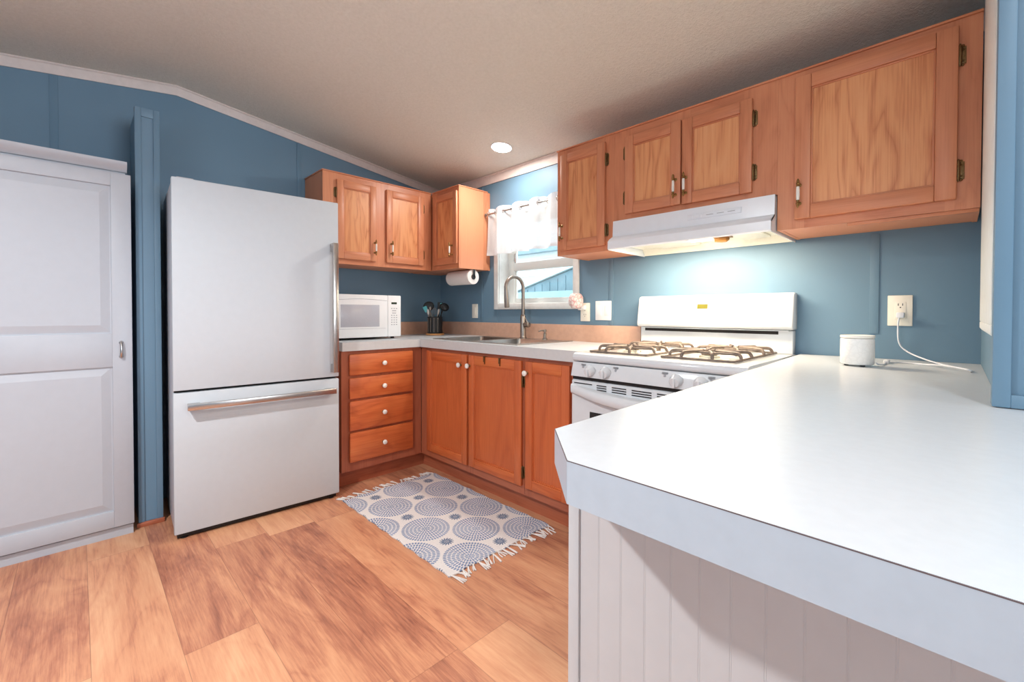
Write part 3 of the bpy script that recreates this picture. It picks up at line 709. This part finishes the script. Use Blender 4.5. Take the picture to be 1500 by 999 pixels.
bg_patch(b, 2.30, 2.33, 1.160, 1.1625, .0012, 1); bg_patch(b, 2.34, 2.372, 1.160, 1.1635, .0012, 1)
kp = obj('touch_panel', b, ['range_white', 'grey_print'], bg)
b = N(); bg_patch(b, 2.330, 2.383, 1.122, 1.146, .0016); obj('clock_display', b, 'green_lcd', bg)
# burners and grates
for gx0, gx1 in ((2.065, 2.345), (2.415, 2.695)):
    for gy in (-.50, -.22):
        b = N(); c = ((gx0+gx1)/2, gy, .9142)
        lathe(b, [(.075, 0), (.07, .002), (.04, .003), (.038, .012), (.028, .014)], c, (0, 0, 1), 24, 0); lathe(b, [(.03, .0142), (.031, .018), (.028, .022), (.001, .023)], c, (0, 0, 1), 24, 1)
        obj('burner', b, ['cream', 'iron'], t)
    gr_b = N(); gz = .9455
    def bar(p0, p1, w=.0055, h=.008):
        d = Vector(p1)-Vector(p0); L = d.length; q = bmesh.new(); box(q, (0, -w, -h), (L, w, 0), .0015)
        ang = math.atan2(d.y, d.x)
        for v in q.verts: v.co = Matrix.Rotation(ang, 3, 'Z') @ v.co + Vector(p0)
        q.verts.index_update(); merge(gr_b, q)
    def arch(p0, p1):     # finger: rises from the cooktop edge and runs level towards the burner
        p0, p1 = Vector(p0), Vector(p1); d = (p1-p0).normalized(); pts = [p0+Vector((0, 0, .004))]
        for k in range(6): a = k/5*PI/2; pts.append(p0+d*(.022*(1-math.cos(a)))+Vector((0, 0, .010+.021*math.sin(a))))
        pts.append(p1+Vector((0, 0, .031))); tube(gr_b, pts, [.0065]*len(pts), 8)
    x0, x1, y0, y1 = gx0, gx1, -.635, -.10; xm = (gx0+gx1)/2; base = .9146
    for yy in (-.50, -.22):
        arch((x0, yy+.06, base), (xm-.03, yy+.012, base)); arch((x0, yy-.06, base), (xm-.03, yy-.012, base))
        arch((x1, yy+.06, base), (xm+.03, yy+.012, base)); arch((x1, yy-.06, base), (xm+.03, yy-.012, base))
        arch((xm-.06, yy-.13, base), (xm-.012, yy-.03, base)); arch((xm+.06, yy-.13, base), (xm+.012, yy-.03, base))
        arch((xm-.06, yy+.13, base), (xm-.012, yy+.03, base)); arch((xm+.06, yy+.13, base), (xm+.012, yy+.03, base))
        ring_pts = [Vector((xm+.085*math.cos(a*PI/12), yy+.085*math.sin(a*PI/12), gz-.001)) for a in range(25)]
        bar((xm-.13, yy-.055, gz), (xm+.13, yy-.055, gz)); bar((xm-.13, yy+.055, gz), (xm+.13, yy+.055, gz))
    tube(gr_b, [(x0, y0, base+.006), (x1, y0, base+.006), (x1, y1, base+.006), (x0, y1, base+.006), (x0, y0, base+.006)], .005, 8)
    obj('grate', gr_b, 'iron', t, smooth=50)

# ------------------------------------------------------------------ range hood
HX0, HX1 = 1.994, 2.744
t = thing('range_hood', 'white under-cabinet range hood with lit lamp above the range', 'range hood', (2.37, -.2, 1.42))
prof = [(-.003, 1.581), (-.334, 1.581), (-.338, 1.50), (-.352, 1.492), (-.376, 1.478), (-.384, 1.468), (-.385, 1.432), (-.378, 1.426)]
b = N()   # outer shell: front skin, two ends, top
inner = [(-.376, 1.428), (-.379, 1.436), (-.378, 1.466), (-.345, 1.486), (-.332, 1.497), (-.329, 1.576), (-.003, 1.576)]
prism(b, prof+inner, 'x', HX0, HX1)
end = [(-.003, 1.424), (-.003, 1.580), (-.333, 1.580), (-.337, 1.50), (-.376, 1.478), (-.384, 1.468), (-.384, 1.432), (-.378, 1.426)]
prism(b, end, 'x', HX0, HX0+.004); prism(b, end, 'x', HX1-.004, HX1)
obj('hood_shell', b, 'white_gloss', t, smooth=25)
b = N()   # underside: pan with a shallow slope towards the lamp housing
prism(b, [(-.375, 1.436), (-.34, 1.462), (-.03, 1.462), (-.005, 1.428), (-.005, 1.432), (-.028, 1.466), (-.342, 1.466), (-.375, 1.440)], 'x', HX0+.005, HX1-.005)
obj('hood_pan', b, 'cream', t)
for x0, x1 in ((2.14, 2.345), (2.54, 2.66)): obj('filter', box(N(), (x0, -.30, 1.452), (x1, -.06, 1.4615), .004), 'cream', t)
b = N(); box(b, (2.355, -.315, 1.444), (2.455, -.20, 1.4615), .008); obj('lamp_cover', b, 'lamp_lens', t)
b = N(); lathe(b, [(.011, 0), (.013, .01), (.017, .03), (.017, .05), (.008, .062), (.001, .064)], (2.46, -.20, 1.446), (1, .3, .05), 16); box(b, (2.455, -.235, 1.452), (2.53, -.165, 1.4615)); obj('bulb', b, 'amber', t)
b = N(); box(b, (2.39, -.3395, 1.527), (2.62, -.334, 1.551), .001, 0)
for x in (2.405, 2.43, 2.445): box(b, (x, -.3408, 1.531), (x+.012, -.339, 1.546), .0005, 0)
for x in (2.475, 2.52, 2.565): box(b, (x, -.340, 1.538), (x+.03, -.339, 1.5405), 0, 1)
obj('switch_panel', b, ['white_gloss', 'grey_print'], t)
lamp('hood_lamp_light', 'AREA', (2.38, -.285, 1.441), 7.5, (1.0, .82, .60), (0, 0, 0), .60, .09)

# recessed ceiling light by the window
sl = math.atan2(ZP-ZB, 1.923)
rc = thing('ceiling_light', 'round recessed ceiling light above the sink window', 'ceiling light', (1.085, -.279, ZB+.279*(ZP-ZB)/1.923))
rc.rotation_euler = (-sl, 0, 0)
obj('trim_ring', lathe(N(), [(.074, -.001), (.074, -.003), (.070, -.005), (.067, -.004), (.067, -.001)], (0, 0, 0), (0, 0, 1), 40), 'white_plastic', rc, True)
obj('lens', lathe(N(), [(.066, -.0015), (.064, -.0065), (.001, -.0075)], (0, 0, 0), (0, 0, 1), 40), 'led', rc, True)
lamp('recessed_light', 'AREA', (1.085, -.281, ZB+.279*(ZP-ZB)/1.923-.014), 5.5, (1.0, .95, .88), (-sl, 0, 0), .11)
for (lx, ly), lb in (((1.95, -3.02), 'round recessed ceiling light behind the camera, nearest the pantry'), ((3.7, -2.15), 'round ceiling light added as fill over the open end of the peninsula')):
    sg = 1 if ly < YP else -1
    r2 = rc.copy(); C.objects.link(r2); r2.location = (lx, ly, ZP-abs(ly-YP)*(ZP-ZB)/1.923); r2.rotation_euler = (sg*sl, 0, 0); r2['label'] = lb  # the second fixture is added to go with the cool fill
    for ch in list(rc.children):
        c2 = ch.copy(); C.objects.link(c2); c2.parent = r2

# ------------------------------------------------------------------ fridge
fr = thing('fridge', 'tall white bottom freezer fridge between blue post and drawers', 'fridge', (.660, -2.034, 0), -.0586)
FW = .787
obj('fridge_body', box(N(), (-.60, .003, .03), (-.05, FW-.003, 1.735), .004), 'fridge_side', fr, True)
obj('base_grille', box(N(), (-.56, .012, .004), (-.02, FW-.012, .0295), .003), 'black', fr, True)
for y in (.04, FW-.04):
    for x in (-.03, -.52): obj('foot', lathe(N(), [(.016, 0), (.016, .006)], (x, y, 0), (0, 0, 1), 14), 'black', fr, True)
obj('gasket', box(N(), (-.0495, .006, .04), (-.0415, FW-.006, 1.738)), 'gap', fr, True)
ud = obj('upper_door', box(N(), (-.041, 0, .722), (0, FW, 1.746), .005), 'fridge', fr, True)
fd = obj('freezer_drawer', box(N(), (-.041, 0, .028), (0, FW, .710), .005), 'fridge', fr, True)
b = N(); hy_ = .752
box(b, (.034, hy_-.014, .752), (.056, hy_+.016, 1.502), .002); box(b, (.0005, hy_-.013, .752), (.036, hy_+.009, .80), .002); box(b, (.0005, hy_-.013, 1.454), (.036, hy_+.009, 1.502), .002)
obj('handle', b, 'handle_steel', ud, True)
b = N(); box(b, (.034, .052, .630), (.056, FW-.033, .660), .002); box(b, (.0005, .055, .632), (.036, .105, .658), .002); box(b, (.0005, FW-.085, .632), (.036, FW-.035, .659), .002)
obj('handle', b, 'handle_steel', fd, True)
obj('hinge_cover', box(N(), (-.10, .02, 1.736), (-.012, .09, 1.752), .004), 'fridge_side', fr, True)

# ------------------------------------------------------------------ pantry cabinet
pn = thing('pantry_cabinet', 'tall white pantry cabinet with raised panel doors at far left', 'cabinet', (.2, -2.78, 0))
b = N(); box(b, (.002, -3.36, 0), (.395, -2.182, 1.788), .002); obj('cabinet_body', b, 'pantry', pn)
b = N(); prism(b, [(.395, 0), (.402, 0), (.402, .046), (.395, .046)], 'y', -3.36, -2.166); obj('plinth', b, 'pantry', pn)
b = N(); prism(b, [(.39, 1.782), (.404, 1.786), (.412, 1.80), (.424, 1.812), (.428, 1.826), (.428, 1.832), (.37, 1.832), (.37, 1.789), (.39, 1.789)], 'y', -3.37, -2.176); obj('crown_moulding', b, 'pantry', pn)
def raised_door(y0, y1):
    z0, z1 = .054, 1.772; xf = .42; s = .075; b = N(); xb = .398
    rails = ((z0, .135), (.835, .998), (1.708, z1))
    box(b, (xb, y0, z0), (xf, y0+s, z1), .003); box(b, (xb, y1-s, z0), (xf, y1, z1), .003)
    for a, c in rails: box(b, (xb, y0+s-.001, a), (xf-.0002, y1-s+.001, c), .003)
    d = obj('door', b, 'pantry', pn)
    for a, c in ((.135, .835), (.998, 1.708)):
        b = N(); box(b, (xb, y0+s, a), (xf-.010, y1-s, c)); q = bmesh.new()
        A = [(y0+s+.006, a+.006), (y1-s-.006, a+.006), (y1-s-.006, c-.006), (y0+s+.006, c-.006)]
        B = [(y0+s+.04, a+.04), (y1-s-.04, a+.04), (y1-s-.04, c-.04), (y0+s+.04, c-.04)]
        va = [q.verts.new((xf-.010, *p)) for p in A]; vb = [q.verts.new((xf-.0015, *p)) for p in B]
        for i in range(4): q.faces.new((va[i], va[(i+1) % 4], vb[(i+1) % 4], vb[i]))
        q.faces.new(vb); q.verts.index_update(); merge(b, q); obj('door_panel', b, 'pantry', d, smooth=10)
    return d
d = raised_door(-2.765, -2.163)
b = N(); c = Vector((.42, -2.205, .918))
tube(b, [c+Vector((.001, 0, .036)), c+Vector((.014, 0, .032)), c+Vector((.019, 0, .012)), c+Vector((.019, 0, -.012)), c+Vector((.014, 0, -.032)), c+Vector((.001, 0, -.036))], [.006, .0065, .005, .006, .0075, .007], 12)
ball(b, c+Vector((.002, 0, .034)), .009, (.5, 1, 1)); ball(b, c+Vector((.002, 0, -.034)), .009, (.5, 1, 1))
obj('handle', b, 'handle_steel', d, smooth=60)
raised_door(-3.37, -2.769)

# ------------------------------------------------------------------ peninsula
t = thing('peninsula_counter', 'large white laminate peninsula countertop in the foreground', 'countertop', (3.4, -1.2, ZC0))
poly = [(2.816, -1.811), (2.922, -1.9165), (4.5, -1.945), (4.5, -.003), (2.769, -.003), (2.790, -.62)]
obj('worktop', prism(N(), poly, 'z', ZC0, ZC1), 'counter', t)
b = N(); bs = N()
for (a, c) in ((poly[0], poly[1]), (poly[1], poly[2]), (poly[5], poly[0]), (poly[4], poly[5])):
    a, c = Vector((*a, 0)), Vector((*c, 0)); dd = (c-a).normalized(); nn = Vector((dd.y, -dd.x, 0))
    if nn.dot(a-Vector((3.5, -.9, 0))) < 0: nn = -nn
    for bb, w0, w1, th in ((b, ZC0-.001, ZC1-.0012, .0011), (bs, ZC1-.0012, ZC1-.0003, .0012)):
        q = bmesh.new(); P = [a, c, c+nn*th, a+nn*th]
        lo = [q.verts.new((p.x, p.y, w0)) for p in P]; hi = [q.verts.new((p.x, p.y, w1)) for p in P]
        q.faces.new(lo); q.faces.new(hi[::-1])
        for i in range(4): q.faces.new((lo[i], hi[i], hi[(i+1) % 4], lo[(i+1) % 4]))
        q.verts.index_update(); merge(bb, q)
obj('edge_band', b, 'counter_edge', t); obj('edge_seam', bs, 'seam', t)
t = thing('peninsula_cabinet', 'white beadboard clad peninsula cabinet under the large worktop', 'cabinet', (3.4, -1.2, 0))
b = N(); box(b, (2.826, -1.766, 0), (4.45, -.004, ZC0-.001)); obj('cabinet_body', b, 'bead', t)
b = N(); x = 2.842
pts = []
while x < 4.45:
    pts.append(x); x += .0385
poly2 = [(2.842, -1.768)]
prof = []
for xg in pts: prof += [(xg+.001, -1.780), (xg+.0345, -1.780), (xg+.0355, -1.7795), (xg+.0365, -1.7799), (xg+.0375, -1.7795)]
poly2 = prof+[(pts[-1]+.0385, -1.767), (2.842, -1.767)]
prism(b, poly2, 'z', .0, ZC0-.001); obj('beadboard_panel', b, 'bead', t, smooth=15)
b = N(); box(b, (2.8215, -1.784, 0), (2.8425, -1.7665, ZC0-.001), .002); box(b, (2.8215, -1.7665, 0), (2.8259, -1.74, ZC0-.001), .001); obj('corner_trim', b, 'bead', t)

# ------------------------------------------------------------------ microwave
t = thing('microwave', 'white countertop microwave beside the fridge', 'microwave', (.25, -.93, ZC1))
MX, MY0, MY1, MZ0, MZ1 = .45, -1.165, -.677, .930, 1.222
b = N(); box(b, (.08, MY0, MZ0), (MX-.022, MY1, MZ1), .006)
obj('microwave_body', b, 'white_plastic', t)
for y in (-1.12, -.72):
    for x in (.12, .40): obj('foot', lathe(N(), [(.014, 0.0006), (.012, .0155)], (x, y, ZC1), (0, 0, 1), 12), 'black', t)
obj('base_plate', box(N(), (.10, MY0+.02, .9275), (MX-.024, MY1-.03, .9299)), 'black', t)
b = N(); box(b, (MX-.0215, MY0, MZ0), (MX, -.783, MZ1-.0), .006); md = obj('microwave_door', b, 'white_plastic', t)
b = N(); box(b, (MX-.001, -1.125, 1.003), (MX+.0012, -.848, 1.153), .0008); obj('door_window', b, 'mw_window', md)
b = N(); q = [Vector((MX+.0006, -1.16+i*(1.16-.79)/12, 1.183+.010*math.sin(PI*i/12))) for i in range(13)]; tube(b, q, .0012, 6); obj('door_groove', b, 'grey_print', md); obj('door_groove', tube(N(), [(MX+.0006, -1.16, .99), (MX+.0006, -.80, .99)], .0008, 6), 'grey_print', md)
b = N(); box(b, (MX-.0215, -.781, MZ0), (MX, MY1, MZ1), .006); mp = obj('control_panel', b, 'white_plastic', t)
b = N(); box(b, (MX-.001, -.755, 1.16), (MX+.0010, -.712, 1.174)); obj('clock_display', b, 'dark_lcd', mp)
b = N()
for i in range(8):
    for j in range(3):
        if i in (1, 2) and j != 1:
            continue
        wdt = .016 if i in (1, 2) else .005
        box(b, (MX-.001, -.733+(j-1)*.019-wdt, 1.130-i*.0165-.003), (MX+.0009, -.733+(j-1)*.019+wdt, 1.130-i*.0165+.003), .0003)
obj('button', b, 'grey_print', mp)

# ------------------------------------------------------------------ utensil crock and utensils
kx, ky = .25, -.24
solo('coaster', lathe(N(), [(.072, 0), (.075, .003), (.075, .011), (.072, .014)], (kx, ky, ZC1+.0005), (0, 0, 1), 36), 'cork', 'round wooden coaster under the black utensil crock', 'coaster', (kx, ky, ZC1))
ck = thing('utensil_crock', 'black banded utensil crock in the counter corner', 'crock', (kx, ky, ZC1+.015)); kz = ZC1+.015
b = N(); lathe(b, [(.058, 0), (.062, .004), (.062, .135), (.060, .137), (.056, .135), (.056, .008), (.001, .008)], (kx, ky, kz), (0, 0, 1), 36); obj('crock_body', b, 'black', ck)
for a in (-.95, -.45, 0.05, .55):
    aa = -PI/4+a; b = N()
    for k in range(10): ball(b, (kx+.0622*math.cos(aa), ky+.0622*math.sin(aa), kz+.015+k*.012), .0042, (.6, .6, 1), 8)
    obj('bead_row', b, 'handle_steel', ck)
def utensil(name, label, cat, base, tip, head, hmat, smat, r=.005):
    b = N(); p0, p1 = Vector(base), Vector(tip); d = (p1-p0).normalized()
    tube(b, [p0, p0.lerp(p1, .5), p1], [r*1.2, r, r*.8], 10, 0)
    u, w = frame_axes(d); view = Vector((.75, -.65, .0)); side = d.cross(view).normalized(); face = side.cross(d).normalized()
    L, W, T, kind = head
    q = bmesh.new()
    if kind == 'bowl':
        bmesh.ops.create_uvsphere(q, u_segments=20, v_segments=12, radius=1)
        for v in q.verts:
            x, y, z = v.co; zz = z*T; 
            if z > 0: zz = -z*T*.75
            v.co = p1+d*(L*.9+y*L)+side*(x*W)-face*(-zz)
    elif kind == 'blade':
        box(q, (-1, -1, -1), (1, 1, 1), .25, 0, 3)
        for v in q.verts:
            x, y, z = v.co; v.co = p1+d*(L+y*L)+side*(x*W*(.8+.2*(y+1)/2))+face*(z*T)
    elif kind == 'loop':
        q.free(); q = bmesh.new()
        for k in range(4):
            a = k*PI/4; pts = []
            for i in range(13): th = i/12*PI; pts.append(p1+d*(L*2*(1-math.cos(th))/2)+(side*math.cos(a)+face*math.sin(a))*(W*math.sin(th)))
            tube(q, pts, .0012, 6)
    bmesh.ops.recalc_face_normals(q, faces=q.faces); q.verts.index_update(); merge(b, q, 1)
    return solo(name, b, [smat, hmat], label, cat, base, 'utensils in the black crock', 60)
def U(name, label, cat, b0, rim, up, *a):
    # b0: offset at the crock floor, rim: offset where it passes the rim, up: height of the neck above the rim
    k = (up)/.125; B, Rm = Vector((kx+b0[0], ky+b0[1], kz+.014)), Vector((kx+rim[0], ky+rim[1], kz+.139))
    utensil(name, label, cat, B, Rm+(Rm-B)*k, *a)
U('cooking_spoon', 'big black round cooking spoon leaning left in the crock', 'cooking spoon', (.000, .020), (-.034, -.006), .050, (.040, .046, .012, 'bowl'), 'black', 'steel', .005)
U('ladle', 'black ladle leaning right in the utensil crock', 'ladle', (-.026, .010), (.040, .026), .050, (.034, .040, .028, 'bowl'), 'black', 'black')
U('spatula', 'turquoise spatula leaning far left out of the crock', 'spatula', (.030, -.012), (-.034, -.036), .036, (.026, .017, .004, 'blade'), 'teal', 'steel')
U('spatula', 'turquoise spatula mostly hidden behind the black ladle', 'spatula', (.016, .034), (.028, .041), .055, (.028, .017, .004, 'blade'), 'teal', 'black')
U('slotted_turner', 'square black turner standing just left of the ladle', 'turner', (-.026, .034), (-.008, .042), .055, (.032, .024, .003, 'blade'), 'black', 'black')
U('serving_spoon', 'slim stainless spoon standing in front of the big black spoon', 'spoon', (-.036, -.024), (-.010, -.040), .055, (.014, .008, .004, 'bowl'), 'steel', 'steel', .006)
U('whisk', 'small wire whisk in the middle of the utensil crock', 'whisk', (.004, -.034), (.020, -.028), .012, (.03, .019, .01, 'loop'), 'steel', 'steel', .004)
U('tongs', 'short stainless tongs leaning right beside the ladle', 'tongs', (.012, -.020), (.046, -.008), .018, (.022, .009, .005, 'blade'), 'steel', 'steel', .005)
U('peeler', 'short silver handled peeler at the front left of the black crock', 'peeler', (-.008, -.040), (-.022, -.046), .012, (.024, .009, .005, 'blade'), 'steel', 'steel', .005)

# ------------------------------------------------------------------ paper towel holder
t = thing('paper_towel_holder', 'paper towel roll on a holder under the corner wall cabinet', 'paper towel', (.52, -.16, 1.385))
ty, tz = -.165, 1.377
b = N(); lathe(b, [(.021, 0), (.056, .0), (.057, .003), (.057, .275), (.056, .278), (.021, .278)], (.375, ty, tz), (1, 0, 0), 40); obj('paper_roll', b, 'paper', t)
b = N(); lathe(b, [(.012, -.008), (.0205, -.004), (.0205, .282), (.012, .286)], (.375, ty, tz), (1, 0, 0), 24); obj('roll_core', b, 'core', t)
b = N(); 
for x in (.362, .664-.002):
    box(b, (x, ty-.010, tz), (x+.003, ty+.010, 1.4345), .001); lathe(b, [(.013, 0), (.013, .003)], (x, ty, tz), (1, 0, 0), 16)
tube(b, [(.362, ty, tz), (.665, ty, tz)], .004, 8); obj('bracket', b, 'black', t)

# ------------------------------------------------------------------ curtain and rod
cr = thing('curtain_rod', 'thin nickel curtain rod across the sink window', 'curtain rod', (1.1, -.06, 1.865))
b = N(); tube(b, [(.69, -.06, 1.864), (1.585, -.06, 1.866)], .0055, 12); obj('rod', b, 'steel', cr)
for x, s in ((.69, -1), (1.585, 1)): b = N(); lathe(b, [(.005, 0), (.009, .004), (.012, .011), (.009, .018), (.001, .021)], (x, -.06, 1.865), (s, 0, 0), 14); obj('finial', b, 'steel', cr)
for x in (.705, 1.57): b = N(); tube(b, [(x, -.001, 1.865), (x, -.055, 1.865)], .004, 8); lathe(b, [(.014, 0), (.014, .003)], (x, -.001, 1.865), (0, -1, 0), 12); obj('bracket', b, 'steel', cr)
cu = thing('valance_curtain', 'short white sheer grommet valance over the sink window', 'curtain', (1.1, -.06, 1.55))
CX0, CX1 = .712, 1.575; nx, nz = 200, 16; nw = 5.0
def cpos(i, k):
    u = i/nx; v = k/nz; ph = u*nw*2*PI
    x = CX0+(CX1-CX0)*u+.012*math.sin(2*ph)*.5
    if u < .05: x -= (1-v)*.022*(1-u/.05)
    amp = .024+.006*(1-v); sn = math.sin(ph); y = -.06+amp*(abs(sn)**.6)*(1 if sn > 0 else -1)+.004*math.sin(ph*2.3+v*4)*(1-v)
    z = 1.545+.356*v+.006*math.sin(ph+1.2)*v
    return (x, y, z)
q = bmesh.new(); g = [[q.verts.new(cpos(i, k)) for k in range(nz+1)] for i in range(nx+1)]
for i in range(nx):
    for k in range(nz): q.faces.new((g[i][k], g[i+1][k], g[i+1][k+1], g[i][k+1]))
obj('curtain_panel', q, 'sheer', cu, smooth=80)
q = bmesh.new(); hem = [(cpos(i, 0), cpos(i, 1)) for i in range(nx+1)]
g = [[q.verts.new((p[0], p[1]-.0012, p[2])) for p in h] for h in hem]
for i in range(nx): q.faces.new((g[i][0], g[i+1][0], g[i+1][1], g[i][1]))
obj('hem', q, 'sheer', cu, smooth=80)
for j in range(int(nw*2)):
    u = j/(nw*2)          # the rod passes where the cloth crosses it
    if u > .99: continue
    x = CX0+(CX1-CX0)*u
    b = N(); pts = [Vector((x+.004*math.sin(a*PI/9), -.06+.017*math.cos(a*PI/9), 1.865+.017*math.sin(a*PI/9))) for a in range(19)]
    tube(b, pts, .0026, 8, 0, False); obj('grommet', b, 'handle_steel', cu, smooth=60)

# ------------------------------------------------------------------ outlets and switches
def plate(name, label, cat, x0, x1, z0, z1, mat):
    t = thing(name, label, cat, ((x0+x1)/2, 0, (z0+z1)/2)); b = N(); box(b, (x0, -.006, z0), (x1, -.0006, z1), .002); obj('cover_plate', b, mat, t); return t
def receptacle(t, x, z, s=1):
    b = N(); box(b, (x-.017, -.0075, z-.034), (x+.017, -.0055, z+.034), .0008, 0)
    for c in (-.0195, .0195):
        for dx in (-.0065, .0065): box(b, (x+dx-.0012, -.0078, z+c), (x+dx+.0012, -.0074, z+c+.009), 0, 1)
        lathe(b, [(.0024, 0), (.0024, .0003)], (x, -.0075, z+c-.007), (0, -1, 0), 10, 1)
    obj('receptacle', b, ['ivory', 'gap'], t)
t = plate('light_switch', 'narrow white switch plate left of the sink window', 'switch', .447, .517, 1.056, 1.172, 'ivory')
b = N(); box(b, (.474, -.009, 1.085), (.490, -.0055, 1.143), .001); obj('rocker', b, 'ivory', t)
t = plate('outlet', 'ivory wall outlet under the pink plug-in right of the window', 'outlet', 1.548, 1.620, 1.046, 1.164, 'ivory'); receptacle(t, 1.584, 1.105)
t = plate('light_switch', 'double white switch plate between window and range', 'switch', 1.663, 1.778, 1.054, 1.175, 'white_plastic')
for x in (1.692, 1.749): b = N(); box(b, (x-.017, -.0085, 1.082), (x+.017, -.0055, 1.147), .0012); obj('rocker', b, 'white_plastic', t)
t = plate('outlet', 'ivory wall outlet with a white plug right of the range', 'outlet', 3.066, 3.141, 1.050, 1.172, 'ivory'); receptacle(t, 3.105, 1.111)
# plug-in night light
t = thing('plug_in_warmer', 'pinkish crackle glass plug-in hanging at the window corner', 'plug-in', (1.555, -.03, 1.13))
b = N(); box(b, (1.560, -.034, 1.120), (1.598, -.0085, 1.150), .006); box(b, (1.545, -.034, 1.118), (1.575, -.026, 1.142), .004); obj('plug_body', b, 'white_plastic', t)
b = N(); lathe(b, [(r_*.86, h_*.95) for r_, h_ in [(.012, 0), (.03, .004), (.048, .022), (.056, .05), (.053, .078), (.04, .098), (.028, .104), (.026, .100), (.036, .094), (.048, .076), (.051, .05), (.044, .025), (.001, .012)]], (1.556, -.066, 1.126), (0, 0, 1), 24)
obj('glass_shade', b, 'crackle', t, smooth=70)

# ------------------------------------------------------------------ wax warmer with its cord
wx, wy = 3.018, -.385
t = thing('wax_warmer', 'white embossed ceramic wax warmer on the peninsula top', 'wax warmer', (wx, wy, ZC1))
b = N(); lathe(b, [(.044, .006), (.048, .010), (.0485, .05), (.048, .094), (.0465, .097), (.001, .097)], (wx, wy, ZC1), (0, 0, 1), 48); obj('warmer_base', b, 'ceramic', t, smooth=50)
b = N(); lathe(b, [(.046, .098), (.0485, .099), (.0492, .106), (.048, .108), (.042, .104), (.001, .100)], (wx, wy, ZC1), (0, 0, 1), 48); obj('dish', b, 'porcelain', t, smooth=50)
for a in range(3): obj('foot', lathe(N(), [(.007, .0005), (.007, .006)], (wx+.03*math.cos(a*2.09-.9), wy+.03*math.sin(a*2.09-.9), ZC1), (0, 0, 1), 12), 'black', t)
t = thing('power_cord', 'white plug and cord running from the right outlet to the warmer', 'cord', (3.2, -.15, ZC1))
def smooth_path(P, n=8):
    P = [Vector(p) for p in P]; out = []
    for i in range(len(P)-1):
        p0, p1, p2, p3 = P[max(i-1, 0)], P[i], P[i+1], P[min(i+2, len(P)-1)]
        for k in range(n):
            s = k/n; out.append(.5*((2*p1)+(p2-p0)*s+(2*p0-5*p1+4*p2-p3)*s*s+(3*p1-p0-3*p2+p3)*s**3))
    return out+[P[-1]]
zz = ZC1+.0035
P = [(3.103, -.030, 1.083), (3.100, -.028, 1.05), (3.103, -.020, .985), (3.125, -.02, .952), (3.17, -.055, .930), (3.225, -.145, zz), (3.288, -.295, zz), (3.296, -.35, zz), (3.285, -.36, zz+.006), (3.235, -.27, zz+.006), (3.185, -.20, zz), (3.13, -.175, zz), (3.085, -.215, zz), (3.082, -.30, zz), (3.075, -.36, zz+.004), (3.0695, -.375, zz+.009)]
b = N(); tube(b, smooth_path(P), .0028, 8); obj('cable', b, 'cord', t, smooth=60)
b = N(); box(b, (3.094, -.034, 1.082), (3.118, -.0085, 1.104), .004); obj('plug', b, 'cord', t)
b = N(); q = Vector((3.084, -.225, ZC1+.008)); box(b, q-Vector((.008, .02, .0075)), q+Vector((.008, .02, .006)), .003); obj('inline_switch', b, 'cord', t)

# ------------------------------------------------------------------ white panel hanging on the right side wall
t = thing('hanging_board', 'white vertical board hanging on the side wall at right edge', 'board', (3.318, -.6, 1.06))
b = N(); box(b, (3.3125, -.95, 1.075), (3.3245, -.322, 2.16), .003); obj('board', b, 'trim_white', t)
b = N(); prism(b, [(3.3125, 1.075), (3.3245, 1.075), (3.3245, 1.052), (3.318, 1.048), (3.3125, 1.056)], 'y', -.95, -.322, 0, .002); obj('bottom_rail', b, 'trim_white', t)

# ------------------------------------------------------------------ rug with tassels
rx, ry = 1.285, -.945
rg = thing('rug', 'cream cotton rug with blue medallions and tassels before the sink', 'rug', (rx, ry, 0))
X0, X1, Y0, Y1 = -.505, .52, -.318, .322
q = bmesh.new(); nx_, ny_ = 60, 40
def rz(x, y): return .0065+.0012*math.sin(x*9+1)*math.cos(y*11)+.0006*math.sin(x*31+y*17)
gt = [[q.verts.new((X0+(X1-X0)*i/nx_+.004*math.sin(j*.7)*(i in (0, nx_)), Y0+(Y1-Y0)*j/ny_+.003*math.sin(i*.9)*(j in (0, ny_)), rz(X0+(X1-X0)*i/nx_, Y0+(Y1-Y0)*j/ny_))) for j in range(ny_+1)] for i in range(nx_+1)]
gb = [[q.verts.new((v.co.x, v.co.y, .0012)) for v in r_] for r_ in gt]
for i in range(nx_):
    for j in range(ny_):
        q.faces.new((gt[i][j], gt[i+1][j], gt[i+1][j+1], gt[i][j+1])); q.faces.new((gb[i][j], gb[i][j+1], gb[i+1][j+1], gb[i+1][j]))
for i in range(nx_):
    for j in (0, ny_): q.faces.new((gt[i][j], gb[i][j], gb[i+1][j], gt[i+1][j]))
for j in range(ny_):
    for i in (0, nx_): q.faces.new((gt[i][j], gt[i][j+1], gb[i][j+1], gb[i][j]))
obj('rug_body', q, 'rug', rg, True, 50)
for end, s in ((X0, -1), (X1, 1)):
    n = 22
    for j in range(n):
        y = Y0+.012+(Y1-Y0-.024)*j/(n-1); L = random.uniform(.045, .075); a = random.uniform(-.5, .5)
        b = N(); ball(b, (end+s*.003, y, .006), .0045, (1, 1, .9), 8)
        for k in range(3):
            da = a+(k-1)*.12; w = random.uniform(-.01, .01)
            P = [(end+s*.003, y, .006), (end+s*L*.5*math.cos(da), y+L*.5*math.sin(da)+w, .005), (end+s*L*math.cos(da+w*20), y+L*math.sin(da+w*20), .0035)]
            tube(b, smooth_path(P, 4), .0026, 6)
        obj('tassel', b, 'fringe', rg, True, 60)
